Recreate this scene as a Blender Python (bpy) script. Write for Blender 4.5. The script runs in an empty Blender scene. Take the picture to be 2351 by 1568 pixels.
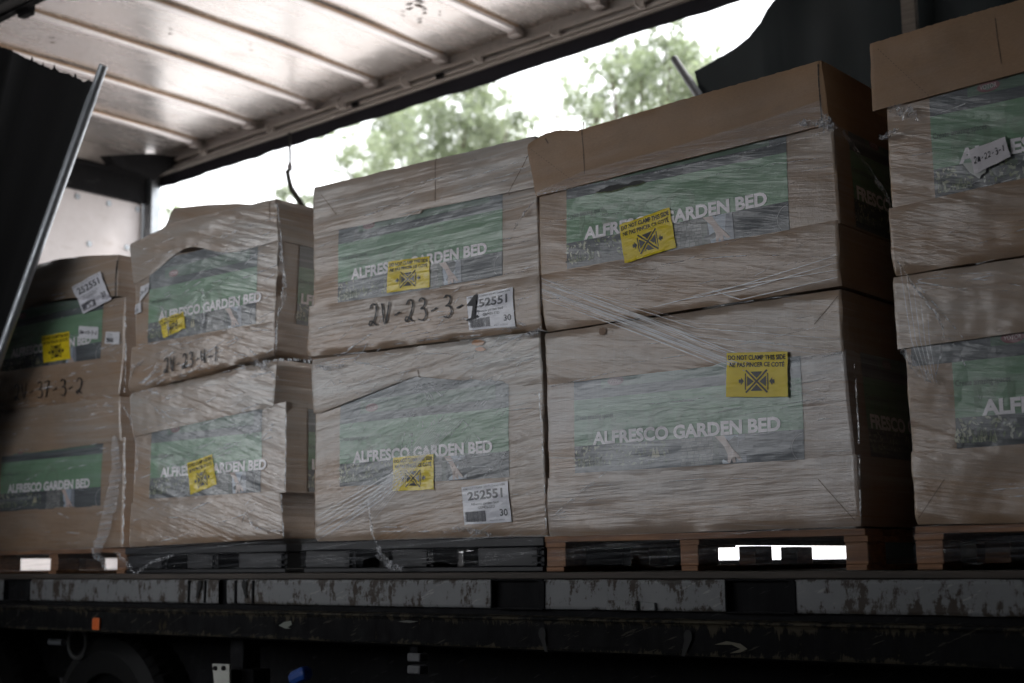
import bpy, math, random
from mathutils import Vector, noise
R = math.radians
random.seed(7)
sc = bpy.context.scene

# ------------------------------------------------------------------ camera
YAW, PITCH, ROLL = R(39.8), R(8.94), R(0.56)
CAM = Vector((0.0, -4.0, 1.33))
PW, PH, FPX = 2351.0, 1568.0, 3230.0
fw = Vector((-math.sin(YAW) * math.cos(PITCH), math.cos(YAW) * math.cos(PITCH), math.sin(PITCH)))
r0 = Vector((math.cos(YAW), math.sin(YAW), 0)); u0 = r0.cross(fw)
rt = r0 * math.cos(ROLL) - u0 * math.sin(ROLL); up = rt.cross(fw)
cd = bpy.data.cameras.new('camera'); cam = bpy.data.objects.new('camera', cd)
sc.collection.objects.link(cam); sc.camera = cam
from mathutils import Matrix
cam.matrix_world = Matrix(((rt.x, up.x, -fw.x, CAM.x), (rt.y, up.y, -fw.y, CAM.y), (rt.z, up.z, -fw.z, CAM.z), (0, 0, 0, 1)))
cd.sensor_width = 36; cd.lens = 36 * FPX / PW; cd.clip_start = 0.05; cd.clip_end = 2000
cd.dof.use_dof = True; cd.dof.focus_distance = 4.75; cd.dof.aperture_fstop = 2.1; cd.dof.aperture_blades = 9

# ------------------------------------------------------------------ light
SUN_EL, SUN_ROT = R(48), R(20)
w = bpy.data.worlds.new('World'); sc.world = w; w.use_nodes = True
nt = w.node_tree; bg = nt.nodes['Background']
sky = nt.nodes.new('ShaderNodeTexSky'); sky.sky_type = 'NISHITA'; sky.sun_disc = False
sky.sun_elevation = SUN_EL; sky.sun_rotation = SUN_ROT; sky.air_density = 1.5; sky.dust_density = 6
tc = nt.nodes.new('ShaderNodeTexCoord'); cl = nt.nodes.new('ShaderNodeTexNoise'); cl.inputs['Scale'].default_value = 2.2; cl.inputs['Detail'].default_value = 5
nt.links.new(tc.outputs['Generated'], cl.inputs['Vector'])
ccol = nt.nodes.new('ShaderNodeMix'); ccol.data_type = 'RGBA'
ccol.inputs[6].default_value = (10.5, 10.9, 11.6, 1); ccol.inputs[7].default_value = (15, 15, 15.2, 1)
nt.links.new(cl.outputs['Fac'], ccol.inputs[0])
mx = nt.nodes.new('ShaderNodeMix'); mx.data_type = 'RGBA'; mx.inputs[0].default_value = 0.85
nt.links.new(sky.outputs[0], mx.inputs[6]); nt.links.new(ccol.outputs[2], mx.inputs[7])
nt.links.new(mx.outputs[2], bg.inputs['Color']); bg.inputs['Strength'].default_value = 0.12
sl = bpy.data.lights.new('sun', 'SUN'); sl.energy = 1.2; sl.angle = R(14); sl.color = (1, 0.95, 0.88)
so = bpy.data.objects.new('sun', sl); sc.collection.objects.link(so)
sd = Vector((math.sin(SUN_ROT) * math.cos(SUN_EL), math.cos(SUN_ROT) * math.cos(SUN_EL), math.sin(SUN_EL)))
so.rotation_euler = sd.to_track_quat('Z', 'Y').to_euler(); so.location = (0, 0, 12)
sc.view_settings.view_transform = 'Standard'; sc.view_settings.look = 'None'
sc.view_settings.exposure = 1.55; sc.view_settings.gamma = 1
sc.cycles.max_bounces = 10; sc.cycles.transparent_max_bounces = 16
sc.cycles.caustics_reflective = False; sc.cycles.caustics_refractive = False

# ------------------------------------------------------------------ helpers
def at(x, y, Y=None, X=None):
    d = fw + rt * ((x - PW / 2) / FPX) - up * ((y - PH / 2) / FPX)
    t = (Y - CAM.y) / d.y if Y is not None else (X - CAM.x) / d.x
    return CAM + d * t

def lerp(a, b, t): return a + (b - a) * t
def nz(x, y, z=0.0): return noise.noise(Vector((x, y, z)))

def tag(o, label=None, cat=None, group=None, kind=None):
    if label: o['label'] = label
    if cat: o['category'] = cat
    if group: o['group'] = group
    if kind: o['kind'] = kind
    return o

def thing(name, loc, label, cat, group=None):
    o = bpy.data.objects.new(name, None); o.empty_display_size = 0.1
    sc.collection.objects.link(o); o.location = loc
    return tag(o, label, cat, group)

def wloc(o):
    v = Vector((0, 0, 0))
    while o: v += o.location; o = o.parent
    return v

class MB:
    def __init__(s): s.v = []; s.f = []; s.c = []; s.m = []; s.col = (0.5, 0.5, 0.5); s.mi = 0
    def vert(s, p): s.v.append(tuple(p)); return len(s.v) - 1
    def face(s, idx, col=None, mi=None):
        s.f.append(tuple(idx)); s.c.append(col or s.col); s.m.append(s.mi if mi is None else mi)
    def poly(s, pts, col=None): s.face([s.vert(p) for p in pts], col)
    def grid(s, fn, nu, nv, col=None, closed=False):
        b = len(s.v)
        n = nu if closed else nu + 1
        for j in range(nv + 1):
            for i in range(n): s.v.append(tuple(fn(i / nu, j / nv)))
        for j in range(nv):
            for i in range(nu):
                i2 = (i + 1) % n if closed else i + 1
                s.face((b + j * n + i, b + j * n + i2, b + (j + 1) * n + i2, b + (j + 1) * n + i), col)
        return b
    def box(s, x0, x1, y0, y1, z0, z1, col=None):
        b = len(s.v)
        for z in (z0, z1):
            for x, y in ((x0, y0), (x1, y0), (x1, y1), (x0, y1)): s.v.append((x, y, z))
        for q in ((0, 3, 2, 1), (4, 5, 6, 7), (0, 1, 5, 4), (1, 2, 6, 5), (2, 3, 7, 6), (3, 0, 4, 7)):
            s.face([b + k for k in q], col)
    def tube(s, pts, r, n=12, col=None, caps=True):
        pts = [Vector(p) for p in pts]
        rs = r if isinstance(r, (list, tuple)) else [r] * len(pts)
        rings = []
        for i, p in enumerate(pts):
            d = (pts[min(i + 1, len(pts) - 1)] - pts[max(i - 1, 0)]).normalized()
            a = d.orthogonal().normalized() if i == 0 else (pa - d * pa.dot(d)).normalized()
            pa = a; bb = d.cross(a)
            rings.append([s.vert(p + (a * math.cos(2 * math.pi * k / n) + bb * math.sin(2 * math.pi * k / n)) * rs[i]) for k in range(n)])
        for i in range(len(rings) - 1):
            for k in range(n):
                s.face((rings[i][k], rings[i][(k + 1) % n], rings[i + 1][(k + 1) % n], rings[i + 1][k]), col)
        if caps: s.face(rings[0][::-1], col); s.face(rings[-1], col)
    def build(s, name, mat, parent=None, smooth=False, bevel=0.0, label=None, sharp=48):
        me = bpy.data.meshes.new(name)
        o = bpy.data.objects.new(name, me)
        off = wloc(parent) if parent else Vector((0, 0, 0))
        if parent is None:
            # origin at the base centre
            xs = [v[0] for v in s.v]; ys = [v[1] for v in s.v]; zs = [v[2] for v in s.v]
            off = Vector(((min(xs) + max(xs)) / 2, (min(ys) + max(ys)) / 2, min(zs))); o.location = off
        me.from_pydata([(v[0] - off.x, v[1] - off.y, v[2] - off.z) for v in s.v], [], s.f)
        mats = mat if isinstance(mat, (list, tuple)) else [mat]
        for m in mats: me.materials.append(m)
        ca = me.color_attributes.new('Col', 'FLOAT_COLOR', 'CORNER')
        k = 0
        for p in me.polygons:
            p.use_smooth = smooth; p.material_index = min(s.m[p.index], len(mats) - 1)
            c = s.c[p.index]
            for _ in p.loop_indices: ca.data[k].color = (c[0], c[1], c[2], 1); k += 1
        me.update(); me.validate()
        if smooth: me.set_sharp_from_angle(angle=R(sharp))
        if parent: o.parent = parent
        sc.collection.objects.link(o)
        if bevel:
            bm = o.modifiers.new('bevel', 'BEVEL'); bm.width = bevel; bm.segments = 2; bm.limit_method = 'ANGLE'
        if label: o['label'] = label
        return o

# ------------------------------------------------------------------ lettering
_tc = {}
def glyphs(text, bold=0.0, xs=1.0):
    key = (text, bold)
    if key not in _tc:
        cu = bpy.data.curves.new('lettering', 'FONT'); cu.body = text; cu.size = 1; cu.offset = bold
        cu.resolution_u = 3; cu.fill_mode = 'FRONT' if hasattr(cu, 'fill_mode') else None
        ob = bpy.data.objects.new('lettering', cu); sc.collection.objects.link(ob)
        dg = bpy.context.evaluated_depsgraph_get(); dg.update()
        me = ob.evaluated_get(dg).to_mesh()
        vs = [(v.co.x, v.co.y) for v in me.vertices]; fs = [tuple(p.vertices) for p in me.polygons]
        ob.evaluated_get(dg).to_mesh_clear()
        bpy.data.objects.remove(ob); bpy.data.curves.remove(cu)
        x0 = min(v[0] for v in vs); x1 = max(v[0] for v in vs); y0 = min(v[1] for v in vs); y1 = max(v[1] for v in vs)
        _tc[key] = (vs, fs, x0, x1, y0, y1)
    return _tc[key]

def put_text(mb, text, fn, x, y, w_, h_, col, bold=0.0, cap=None):
    """letters filling the box (x, y, w_, h_) of a flat design, carried onto a surface by fn(u, v)"""
    vs, fs, x0, x1, y0, y1 = glyphs(text, bold)
    b = len(mb.v)
    for a, c in vs: mb.v.append(tuple(fn(x + (a - x0) / (x1 - x0) * w_, y + (c - y0) / (y1 - y0) * h_)))
    for f in fs: mb.face([b + k for k in f], col)

HW = {'2': [[(.05,.78),(.22,.98),(.46,.96),(.55,.74),(.42,.38),(.16,.05),(.02,.06),(.04,.2),(.22,.22),(.42,.08),(.6,.0)]],
      'V': [[(.05,1),(.28,0),(.6,1.02)]],
      '3': [[(.08,.88),(.3,1.02),(.54,.88),(.46,.64),(.22,.52),(.5,.5),(.62,.24),(.4,.0),(.05,.06)]],
      '7': [[(.02,.93),(.56,1),(.34,.5),(.2,0)], [(.12,.48),(.5,.56)]],
      '1': [[(.3,1),(.2,0)]], '-': [[(.08,.36),(.5,.5)]],
      'm': [[(.02,.05),(.1,.8),(.2,.1),(.34,.85),(.42,.1),(.56,.7),(.62,.0)]],
      'U': [[(.0,.95),(.05,.35),(.28,.3),(.5,.6)], [(.52,1),(.44,.05)]],
      '5': [[(.5,1),(.12,.95),(.1,.55),(.45,.5),(.5,.15),(.05,.02)]]}
def put_hand(mb, text, fn, x, y, w_, h_, col, th=0.012, asp=1.0):
    n = len(text); cw = w_ / n
    for i, ch in enumerate(text):
        for st in HW.get(ch, []):
            # smooth the stroke
            pts = []
            for k in range(len(st) - 1):
                for q in range(4):
                    p0 = st[max(k - 1, 0)]; p1 = st[k]; p2 = st[k + 1]; p3 = st[min(k + 2, len(st) - 1)]; t = q / 4
                    pts.append(tuple(0.5 * (2 * p1[a] + (p2[a] - p0[a]) * t + (2 * p0[a] - 5 * p1[a] + 4 * p2[a] - p3[a]) * t * t + (3 * p1[a] - p0[a] - 3 * p2[a] + p3[a]) * t ** 3) for a in (0, 1)))
            pts.append(st[-1])
            P = [(x + (i + .15 + p[0] * 1.1) * cw, y + p[1] * h_) for p in pts]
            prev = None
            for k, p in enumerate(P):
                a = P[max(k - 1, 0)]; b = P[min(k + 1, len(P) - 1)]
                dx, dy = (b[0] - a[0]) * asp, b[1] - a[1]; L = math.hypot(dx, dy) or 1
                ww = th * (0.75 + 0.5 * abs(math.sin(k * .7 + i)))
                ox, oy = -dy / L * ww / asp, dx / L * ww
                cur = (mb.vert(fn(p[0] + ox, p[1] + oy)), mb.vert(fn(p[0] - ox, p[1] - oy)))
                if prev: mb.face((prev[0], prev[1], cur[1], cur[0]), col)
                prev = cur

# ------------------------------------------------------------------ materials
def new_mat(name):
    m = bpy.data.materials.new(name); m.use_nodes = True
    return m, m.node_tree.nodes, m.node_tree.links, m.node_tree.nodes['Principled BSDF']

def nd(N, t, **kw):
    n = N.new(t)
    for k, v in kw.items():
        if hasattr(n, k): setattr(n, k, v)
        else: n.inputs[k].default_value = v
    return n

def math_(N, L, op, a, b=None, c=None, clamp=False):
    n = N.new('ShaderNodeMath'); n.operation = op; n.use_clamp = clamp
    for i, q in enumerate((a, b, c)):
        if q is None: continue
        if hasattr(q, 'is_linked') or hasattr(q, 'links'): L.new(q, n.inputs[i])
        else: n.inputs[i].default_value = q
    return n.outputs[0]

def mixc(N, L, f, a, b, mode='MIX'):
    n = N.new('ShaderNodeMix'); n.data_type = 'RGBA'; n.blend_type = mode
    for s_, q in ((0, f), (6, a), (7, b)):
        if hasattr(q, 'links'): L.new(q, n.inputs[s_])
        else: n.inputs[s_].default_value = q if s_ == 0 else (q[0], q[1], q[2], 1)
    return n.outputs[2]

def tex_noise(N, L, scale=(1, 1, 1), rot=(0, 0, 0), detail=5, rough=.6, sc_=1.0, loc=(0, 0, 0), coord='Object'):
    t = N.new('ShaderNodeTexCoord'); mp = N.new('ShaderNodeMapping'); mp.vector_type = 'POINT'
    # rotate first, then scale
    m2 = N.new('ShaderNodeMapping'); m2.inputs['Rotation'].default_value = rot; m2.inputs['Location'].default_value = loc
    L.new(t.outputs[coord], m2.inputs['Vector']); L.new(m2.outputs[0], mp.inputs['Vector'])
    mp.inputs['Scale'].default_value = scale
    n = N.new('ShaderNodeTexNoise'); n.inputs['Scale'].default_value = sc_; n.inputs['Detail'].default_value = detail
    n.inputs['Roughness'].default_value = rough
    L.new(mp.outputs[0], n.inputs['Vector'])
    return n.outputs['Fac']

def ramp(N, L, f, a, b, lo=0.0, hi=1.0):
    n = N.new('ShaderNodeMapRange'); L.new(f, n.inputs[0]); n.clamp = True
    n.inputs[1].default_value = a; n.inputs[2].default_value = b; n.inputs[3].default_value = lo; n.inputs[4].default_value = hi
    return n.outputs[0]

def wrapped(name, amt=0.5, ang=0.06, ang2=None, weave=0.0, card=True, shine=0.6, low=0.25, tint=(.45, .505, .525), coarse=62, fold=-.12, depth=.0065):
    """card or print seen through tight stretch film: pale streaks with painted glints, fine wrinkles, a glossy coat"""
    m, N, L, P = new_mat(name)
    at_ = N.new('ShaderNodeAttribute'); at_.attribute_name = 'Col'
    base = at_.outputs['Color']
    if card:
        mot = tex_noise(N, L, (3, 3, 3), detail=6, rough=.7)
        fib = tex_noise(N, L, (90, 90, 420), detail=3, rough=.6)
        base = mixc(N, L, 1.0, base, mixc(N, L, ramp(N, L, mot, .3, .7), (.80, .80, .80), (1.12, 1.1, 1.08)), 'MULTIPLY')
        base = mixc(N, L, 1.0, base, mixc(N, L, ramp(N, L, fib, .3, .7), (.9, .89, .88), (1.07, 1.07, 1.07)), 'MULTIPLY')
        # darker scuffs
        sc1 = tex_noise(N, L, (7, 7, 16), detail=5, rough=.65, loc=(3.1, 1, 7))
        base = mixc(N, L, ramp(N, L, sc1, .60, .72, 0, .38), base, (.17, .105, .065))
    s1 = tex_noise(N, L, (.9, .9, coarse), (0, ang, 0), detail=7, rough=.68)
    s2 = tex_noise(N, L, (2.2, 2.2, 240), (0, ang2 if ang2 is not None else ang * 1.6, 0), detail=5, rough=.6, loc=(4, 2, 1))
    s3 = tex_noise(N, L, (0.9, .9, 12), (0, ang * .4, 0), detail=4, rough=.6, loc=(9, 2, 5))
    cov = tex_noise(N, L, (1.3, 1.3, 2.6), detail=3, rough=.5, loc=(1, 5, 2))
    comb = math_(N, L, 'ADD', math_(N, L, 'MULTIPLY', ramp(N, L, s1, .42, .64), .5), math_(N, L, 'MULTIPLY', ramp(N, L, s2, .42, .62), .14))
    comb = math_(N, L, 'ADD', comb, math_(N, L, 'MULTIPLY', ramp(N, L, s3, .4, .7), .22))
    if weave:
        wv = tex_noise(N, L, (220, 220, 4), detail=3, rough=.6, loc=(2, 2, 2))
        comb = math_(N, L, 'ADD', comb, math_(N, L, 'MULTIPLY', ramp(N, L, wv, .45, .7), weave))
    fac = math_(N, L, 'MULTIPLY', math_(N, L, 'ADD', math_(N, L, 'MULTIPLY', comb, 1 - low), low), ramp(N, L, cov, .38, .6, .45, 1.25))
    fac = math_(N, L, 'MULTIPLY', fac, amt, clamp=True)
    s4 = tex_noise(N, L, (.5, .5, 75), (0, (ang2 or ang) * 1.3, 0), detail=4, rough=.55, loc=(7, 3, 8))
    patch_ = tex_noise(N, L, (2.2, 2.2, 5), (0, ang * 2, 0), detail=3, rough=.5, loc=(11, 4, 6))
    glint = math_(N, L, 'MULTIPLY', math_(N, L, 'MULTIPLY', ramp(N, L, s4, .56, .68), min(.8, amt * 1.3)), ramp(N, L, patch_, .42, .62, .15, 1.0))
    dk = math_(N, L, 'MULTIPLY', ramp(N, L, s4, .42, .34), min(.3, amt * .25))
    # overlapping turns of film: each extra layer adds an even milky step with a clean edge
    for q_, (sc3, rr_) in enumerate((((.35, .35, 3.2), ang + .05), ((.6, .6, 4.5), ang + fold), ((.5, .5, 2.6), fold * -1.4))):
        ly = tex_noise(N, L, sc3, (0, rr_, 0), detail=1.5, rough=.4, loc=(3 * q_ + 1, 2, q_ * 5 + 2))
        fac = math_(N, L, 'ADD', fac, math_(N, L, 'MULTIPLY', ramp(N, L, ly, .50, .525), amt * .20), clamp=True)
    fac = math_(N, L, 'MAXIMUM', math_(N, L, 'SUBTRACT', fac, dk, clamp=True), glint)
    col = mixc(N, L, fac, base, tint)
    col = mixc(N, L, math_(N, L, 'MULTIPLY', glint, ramp(N, L, cov, .42, .6, .1, .75)), col, (.86, .88, .92))  # film glints painted into the base colour as near-white streaks
    L.new(col, P.inputs['Base Color'])
    L.new(ramp(N, L, comb, 0, 1, .55, .34), P.inputs['Roughness'])
    P.inputs['Specular IOR Level'].default_value = .35
    P.inputs['Coat Weight'].default_value = shine; P.inputs['Coat Roughness'].default_value = .09; P.inputs['Coat IOR'].default_value = 1.6
    bp = N.new('ShaderNodeBump'); bp.inputs['Strength'].default_value = .5 if amt > .2 else .2; bp.inputs['Distance'].default_value = .0012
    L.new(comb, bp.inputs['Height'])
    # the film lies over the card with its own finer, deeper folds: only the glossy coat follows them
    f1 = tex_noise(N, L, (1.2, 1.2, 70), (0, ang2 if ang2 is not None else ang, 0), detail=5, rough=.55, loc=(2, 9, 4))
    f2 = tex_noise(N, L, (.8, .8, 24), (0, ang * 1.5 + fold, 0), detail=5, rough=.5, loc=(6, 1, 3))
    hh = math_(N, L, 'ADD', math_(N, L, 'MULTIPLY', f1, .16), math_(N, L, 'MULTIPLY', f2, .95))
    cb = N.new('ShaderNodeBump'); cb.inputs['Strength'].default_value = 1.0 if amt > .2 else .2; cb.inputs['Distance'].default_value = depth
    L.new(hh, cb.inputs['Height']); L.new(bp.outputs[0], cb.inputs['Normal'])
    L.new(bp.outputs[0], P.inputs['Normal']); L.new(cb.outputs[0], P.inputs['Coat Normal'])
    return m

def attr_mat(name, rough=.6, spec=.3, mottle=0.0, metallic=0.0, bump=0.0, bscale=40):
    m, N, L, P = new_mat(name)
    a = N.new('ShaderNodeAttribute'); a.attribute_name = 'Col'; base = a.outputs['Color']
    if mottle:
        n1 = tex_noise(N, L, (5, 5, 5), detail=6, rough=.7)
        base = mixc(N, L, 1.0, base, mixc(N, L, ramp(N, L, n1, .3, .7), (1 - mottle,) * 3, (1 + mottle * .5,) * 3), 'MULTIPLY')
    L.new(base, P.inputs['Base Color']); P.inputs['Roughness'].default_value = rough
    P.inputs['Specular IOR Level'].default_value = spec; P.inputs['Metallic'].default_value = metallic
    if bump:
        b1 = tex_noise(N, L, (bscale,) * 3, detail=4)
        bp = N.new('ShaderNodeBump'); bp.inputs['Strength'].default_value = bump; bp.inputs['Distance'].default_value = .004
        L.new(b1, bp.inputs['Height']); L.new(bp.outputs[0], P.inputs['Normal'])
    return m

def film_mat(name, lo=.06, hi=.7, ang=.05, scale=(2, 2, 60), rough=.18, tint=(.72, .73, .76), a=.42, b=.7):
    m, N, L, P = new_mat(name)
    s = tex_noise(N, L, scale, (0, ang, 0), detail=6, rough=.68)
    P.inputs['Base Color'].default_value = (*tint, 1); P.inputs['Roughness'].default_value = rough
    P.inputs['Coat Weight'].default_value = .5
    tr = N.new('ShaderNodeBsdfTransparent'); mxs = N.new('ShaderNodeMixShader')
    L.new(ramp(N, L, s, a, b, lo, hi), mxs.inputs[0]); L.new(tr.outputs[0], mxs.inputs[1]); L.new(P.outputs[0], mxs.inputs[2])
    bp = N.new('ShaderNodeBump'); bp.inputs['Strength'].default_value = .6; bp.inputs['Distance'].default_value = .004
    L.new(s, bp.inputs['Height']); L.new(bp.outputs[0], P.inputs['Normal'])
    L.new(mxs.outputs[0], N['Material Output'].inputs['Surface'])
    return m

CARD = (.29, .178, .098)
M = {}
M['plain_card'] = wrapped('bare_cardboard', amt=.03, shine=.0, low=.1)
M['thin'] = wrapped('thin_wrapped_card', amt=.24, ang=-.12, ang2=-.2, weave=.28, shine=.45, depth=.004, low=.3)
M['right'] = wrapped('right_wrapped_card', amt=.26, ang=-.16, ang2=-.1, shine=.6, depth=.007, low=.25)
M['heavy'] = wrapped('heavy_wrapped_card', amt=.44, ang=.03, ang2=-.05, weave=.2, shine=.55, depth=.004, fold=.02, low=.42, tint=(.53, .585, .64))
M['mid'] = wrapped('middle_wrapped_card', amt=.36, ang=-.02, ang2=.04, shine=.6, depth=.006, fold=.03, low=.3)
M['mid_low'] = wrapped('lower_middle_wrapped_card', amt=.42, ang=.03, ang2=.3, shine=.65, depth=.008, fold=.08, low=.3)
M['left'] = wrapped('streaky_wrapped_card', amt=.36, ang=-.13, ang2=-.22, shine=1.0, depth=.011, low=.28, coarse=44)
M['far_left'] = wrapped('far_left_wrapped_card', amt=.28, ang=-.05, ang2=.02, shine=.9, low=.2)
M['sticker'] = attr_mat('sticker_paper', rough=.42, spec=.4, mottle=.06)
M['rust_stain'] = attr_mat('rust_stain', rough=.8, mottle=.5)
M['ink'] = attr_mat('marker_ink', rough=.5)
M['film'] = film_mat('loose_stretch_film')
M['film_skirt'] = film_mat('stretch_film_skirt', lo=.02, hi=.30, scale=(1.2, 1.2, 90), tint=(.42, .44, .48), a=.5, b=.72)
M['film_bunch'] = film_mat('bunched_stretch_film', lo=.06, hi=.62, scale=(45, 45, 18), rough=.14, a=.42, b=.66, tint=(.62, .63, .66))
M['film_sheet'] = film_mat('stretched_film_sheet', lo=.08, hi=.45, ang=-.10, scale=(1, 1, 170), tint=(.5, .5, .52))
M['film_fold'] = film_mat('film_fold', lo=.0, hi=.75, ang=0, scale=(7, 7, 30), a=.48, b=.64, rough=.14, tint=(.88, .90, .94))
M['film_edge_highlight'] = film_mat('film_edge_highlight', lo=.0, hi=.95, scale=(60, 60, 26), rough=.08, a=.45, b=.6, tint=(.85, .87, .9))  # near-white tint painting bright highlights along film edges
M['film_line'] = film_mat('thin_film_line', lo=.42, hi=.7, ang=0, scale=(3, 3, 3), a=.35, b=.65, rough=.3, tint=(.6, .62, .66))
M['film_strand'] = film_mat('stretched_film_strand', lo=.0, hi=.75, ang=0, scale=(1, 1, 1), a=.3, b=.7)

def steel(name, paint, rust=(.05, .03, .02), bare=(.25, .25, .24), wear=.5, rough=.55, sx=3, met=0.0, spec=.35, edge=None):
    """old painted steel: runs, chips and rust"""
    m, N, L, P = new_mat(name)
    a = tex_noise(N, L, (sx, sx, sx * 1.6), detail=9, rough=.75)
    b = tex_noise(N, L, (22, 22, 9), detail=6, rough=.7, loc=(5, 1, 2))
    c = tex_noise(N, L, (60, 60, 60), detail=4, rough=.6, loc=(1, 7, 2))
    d = tex_noise(N, L, (9, 9, 60), (0, .35, 0), detail=5, rough=.6, loc=(3, 7, 9))
    col = mixc(N, L, ramp(N, L, a, .35, .65, 0, .5), paint, tuple(q * .72 for q in paint))
    col = mixc(N, L, ramp(N, L, d, .63, .68, 0, .7), col, bare)
    f = math_(N, L, 'ADD', math_(N, L, 'MULTIPLY', a, .5), math_(N, L, 'MULTIPLY', b, .5))
    col = mixc(N, L, ramp(N, L, f, .63 - wear * .13, .66 - wear * .12), col, rust)
    col = mixc(N, L, ramp(N, L, c, .66, .72, 0, .6), col, tuple(q * .5 for q in paint))
    P.inputs['Specular IOR Level'].default_value = spec
    if edge:
        # flaking and dried runs that start at the top and bottom edge of the rail
        tcz = N.new('ShaderNodeTexCoord'); sp_ = N.new('ShaderNodeSeparateXYZ'); L.new(tcz.outputs['Object'], sp_.inputs[0])
        z_ = sp_.outputs['Z']; dr = tex_noise(N, L, (38, 38, 5), detail=6, rough=.75, loc=(8, 1, 3)); dr2 = tex_noise(N, L, (9, 9, 9), detail=7, rough=.7, loc=(2, 8, 3))
        mx1 = math_(N, L, 'ADD', math_(N, L, 'MULTIPLY', dr, .6), math_(N, L, 'MULTIPLY', dr2, .4))
        topm = math_(N, L, 'SUBTRACT', ramp(N, L, z_, edge[1] - edge[2], edge[1], 0, .24), math_(N, L, 'SUBTRACT', .72, mx1))
        botm = math_(N, L, 'SUBTRACT', ramp(N, L, z_, edge[0] + edge[2] * .6, edge[0], 0, .22), math_(N, L, 'SUBTRACT', .70, mx1))
        em = math_(N, L, 'MAXIMUM', topm, botm)
        col = mixc(N, L, ramp(N, L, em, .0, .05), col, edge[3])
    L.new(col, P.inputs['Base Color'])
    P.inputs['Metallic'].default_value = met
    L.new(ramp(N, L, b, .3, .7, rough - .12, rough + .2), P.inputs['Roughness'])
    bp = N.new('ShaderNodeBump'); bp.inputs['Strength'].default_value = .5; bp.inputs['Distance'].default_value = .003
    L.new(f, bp.inputs['Height']); L.new(bp.outputs[0], P.inputs['Normal'])
    return m
M['grey_steel'] = steel('worn_grey_paint', (.145, .148, .152), wear=.95, rust=(.03, .02, .013), edge=(1.166, 1.270, .05, (.022, .017, .012)))
M['black_steel'] = steel('rusty_black_paint', (.0045, .0045, .005), rust=(.028, .023, .014), bare=(.05, .045, .035), wear=.3, sx=2, rough=.8, spec=.12, edge=(1.028, 1.126, .07, (.045, .038, .026)))
M['dark_steel'] = steel('dark_frame_paint', (.010, .010, .011), rust=(.02, .014, .01), bare=(.04, .04, .04), wear=.3, rough=.85, spec=.12)
M['track'] = steel('aluminium_track', (.56, .52, .49), rust=(.16, .13, .11), wear=.15, rough=.4, met=.5)
M['dull_pole'] = steel('weathered_tube', (.10, .10, .105), rust=(.03, .03, .03), wear=.35, rough=.6, sx=8)
M['pole'] = steel('galvanised_tube', (.30, .32, .34), rust=(.10, .10, .10), wear=.1, rough=.4, met=.9)

def roof_mat():
    m, N, L, P = new_mat('roof_sheet')
    a = tex_noise(N, L, (.8, .8, .8), detail=6, rough=.7); b = tex_noise(N, L, (9, 2.5, 1), detail=6, rough=.7, loc=(4, 2, 0))
    c = tex_noise(N, L, (26, 26, 26), (0, 0, .5), detail=3, loc=(2, 3, 1))
    col = mixc(N, L, ramp(N, L, a, .35, .65), (.60, .555, .535), (.61, .59, .585))
    col = mixc(N, L, ramp(N, L, b, .55, .75, 0, .5), col, (.52, .43, .38))
    col = mixc(N, L, ramp(N, L, c, .72, .75, 0, .8), col, (.12, .09, .08))
    L.new(col, P.inputs['Base Color']); P.inputs['Metallic'].default_value = .62
    L.new(ramp(N, L, b, .3, .7, .17, .34), P.inputs['Roughness'])
    bp = N.new('ShaderNodeBump'); bp.inputs['Strength'].default_value = .35; bp.inputs['Distance'].default_value = .02
    w_ = tex_noise(N, L, (1.6, 1.6, 1.6), detail=3, rough=.45, loc=(7, 7, 1)); L.new(w_, bp.inputs['Height']); L.new(bp.outputs[0], P.inputs['Normal'])
    return m
M['roof'] = roof_mat()
M['bow'] = attr_mat('white_roof_bow', rough=.3, spec=.5, mottle=.12, metallic=.4)

def panel_mat():
    m, N, L, P = new_mat('bulkhead_board')
    a = tex_noise(N, L, (2, 2, 2), detail=7, rough=.7); b = tex_noise(N, L, (5, 5, 14), detail=6, rough=.7, loc=(1, 2, 3))
    col = mixc(N, L, ramp(N, L, a, .3, .7), (.50, .46, .45), (.68, .64, .64))
    col = mixc(N, L, ramp(N, L, b, .58, .74, 0, .55), col, (.36, .30, .27))
    L.new(col, P.inputs['Base Color']); P.inputs['Roughness'].default_value = .5
    return m
M['panel'] = panel_mat()

def wood_mat(name, c1, c2):
    m, N, L, P = new_mat(name)
    g = tex_noise(N, L, (3, 26, 120), detail=6, rough=.65); k = tex_noise(N, L, (4, 4, 4), detail=5, loc=(2, 1, 0))
    col = mixc(N, L, ramp(N, L, g, .35, .65), c1, c2)
    col = mixc(N, L, ramp(N, L, k, .4, .7, 0, .5), col, tuple(q * .55 for q in c1))
    L.new(col, P.inputs['Base Color']); P.inputs['Roughness'].default_value = .75
    bp = N.new('ShaderNodeBump'); bp.inputs['Strength'].default_value = .4; bp.inputs['Distance'].default_value = .002
    L.new(g, bp.inputs['Height']); L.new(bp.outputs[0], P.inputs['Normal'])
    return m
M['wood'] = wood_mat('hardwood_pallet', (.16, .075, .036), (.36, .18, .09))
M['deck'] = wood_mat('trailer_deck_boards', (.035, .028, .022), (.06, .045, .035))
M['black_plastic'] = attr_mat('black_plastic', rough=.45, spec=.25, mottle=.2)
M['rubber'] = attr_mat('black_rubber', rough=.7, spec=.3, mottle=.2, bump=.3)

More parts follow.
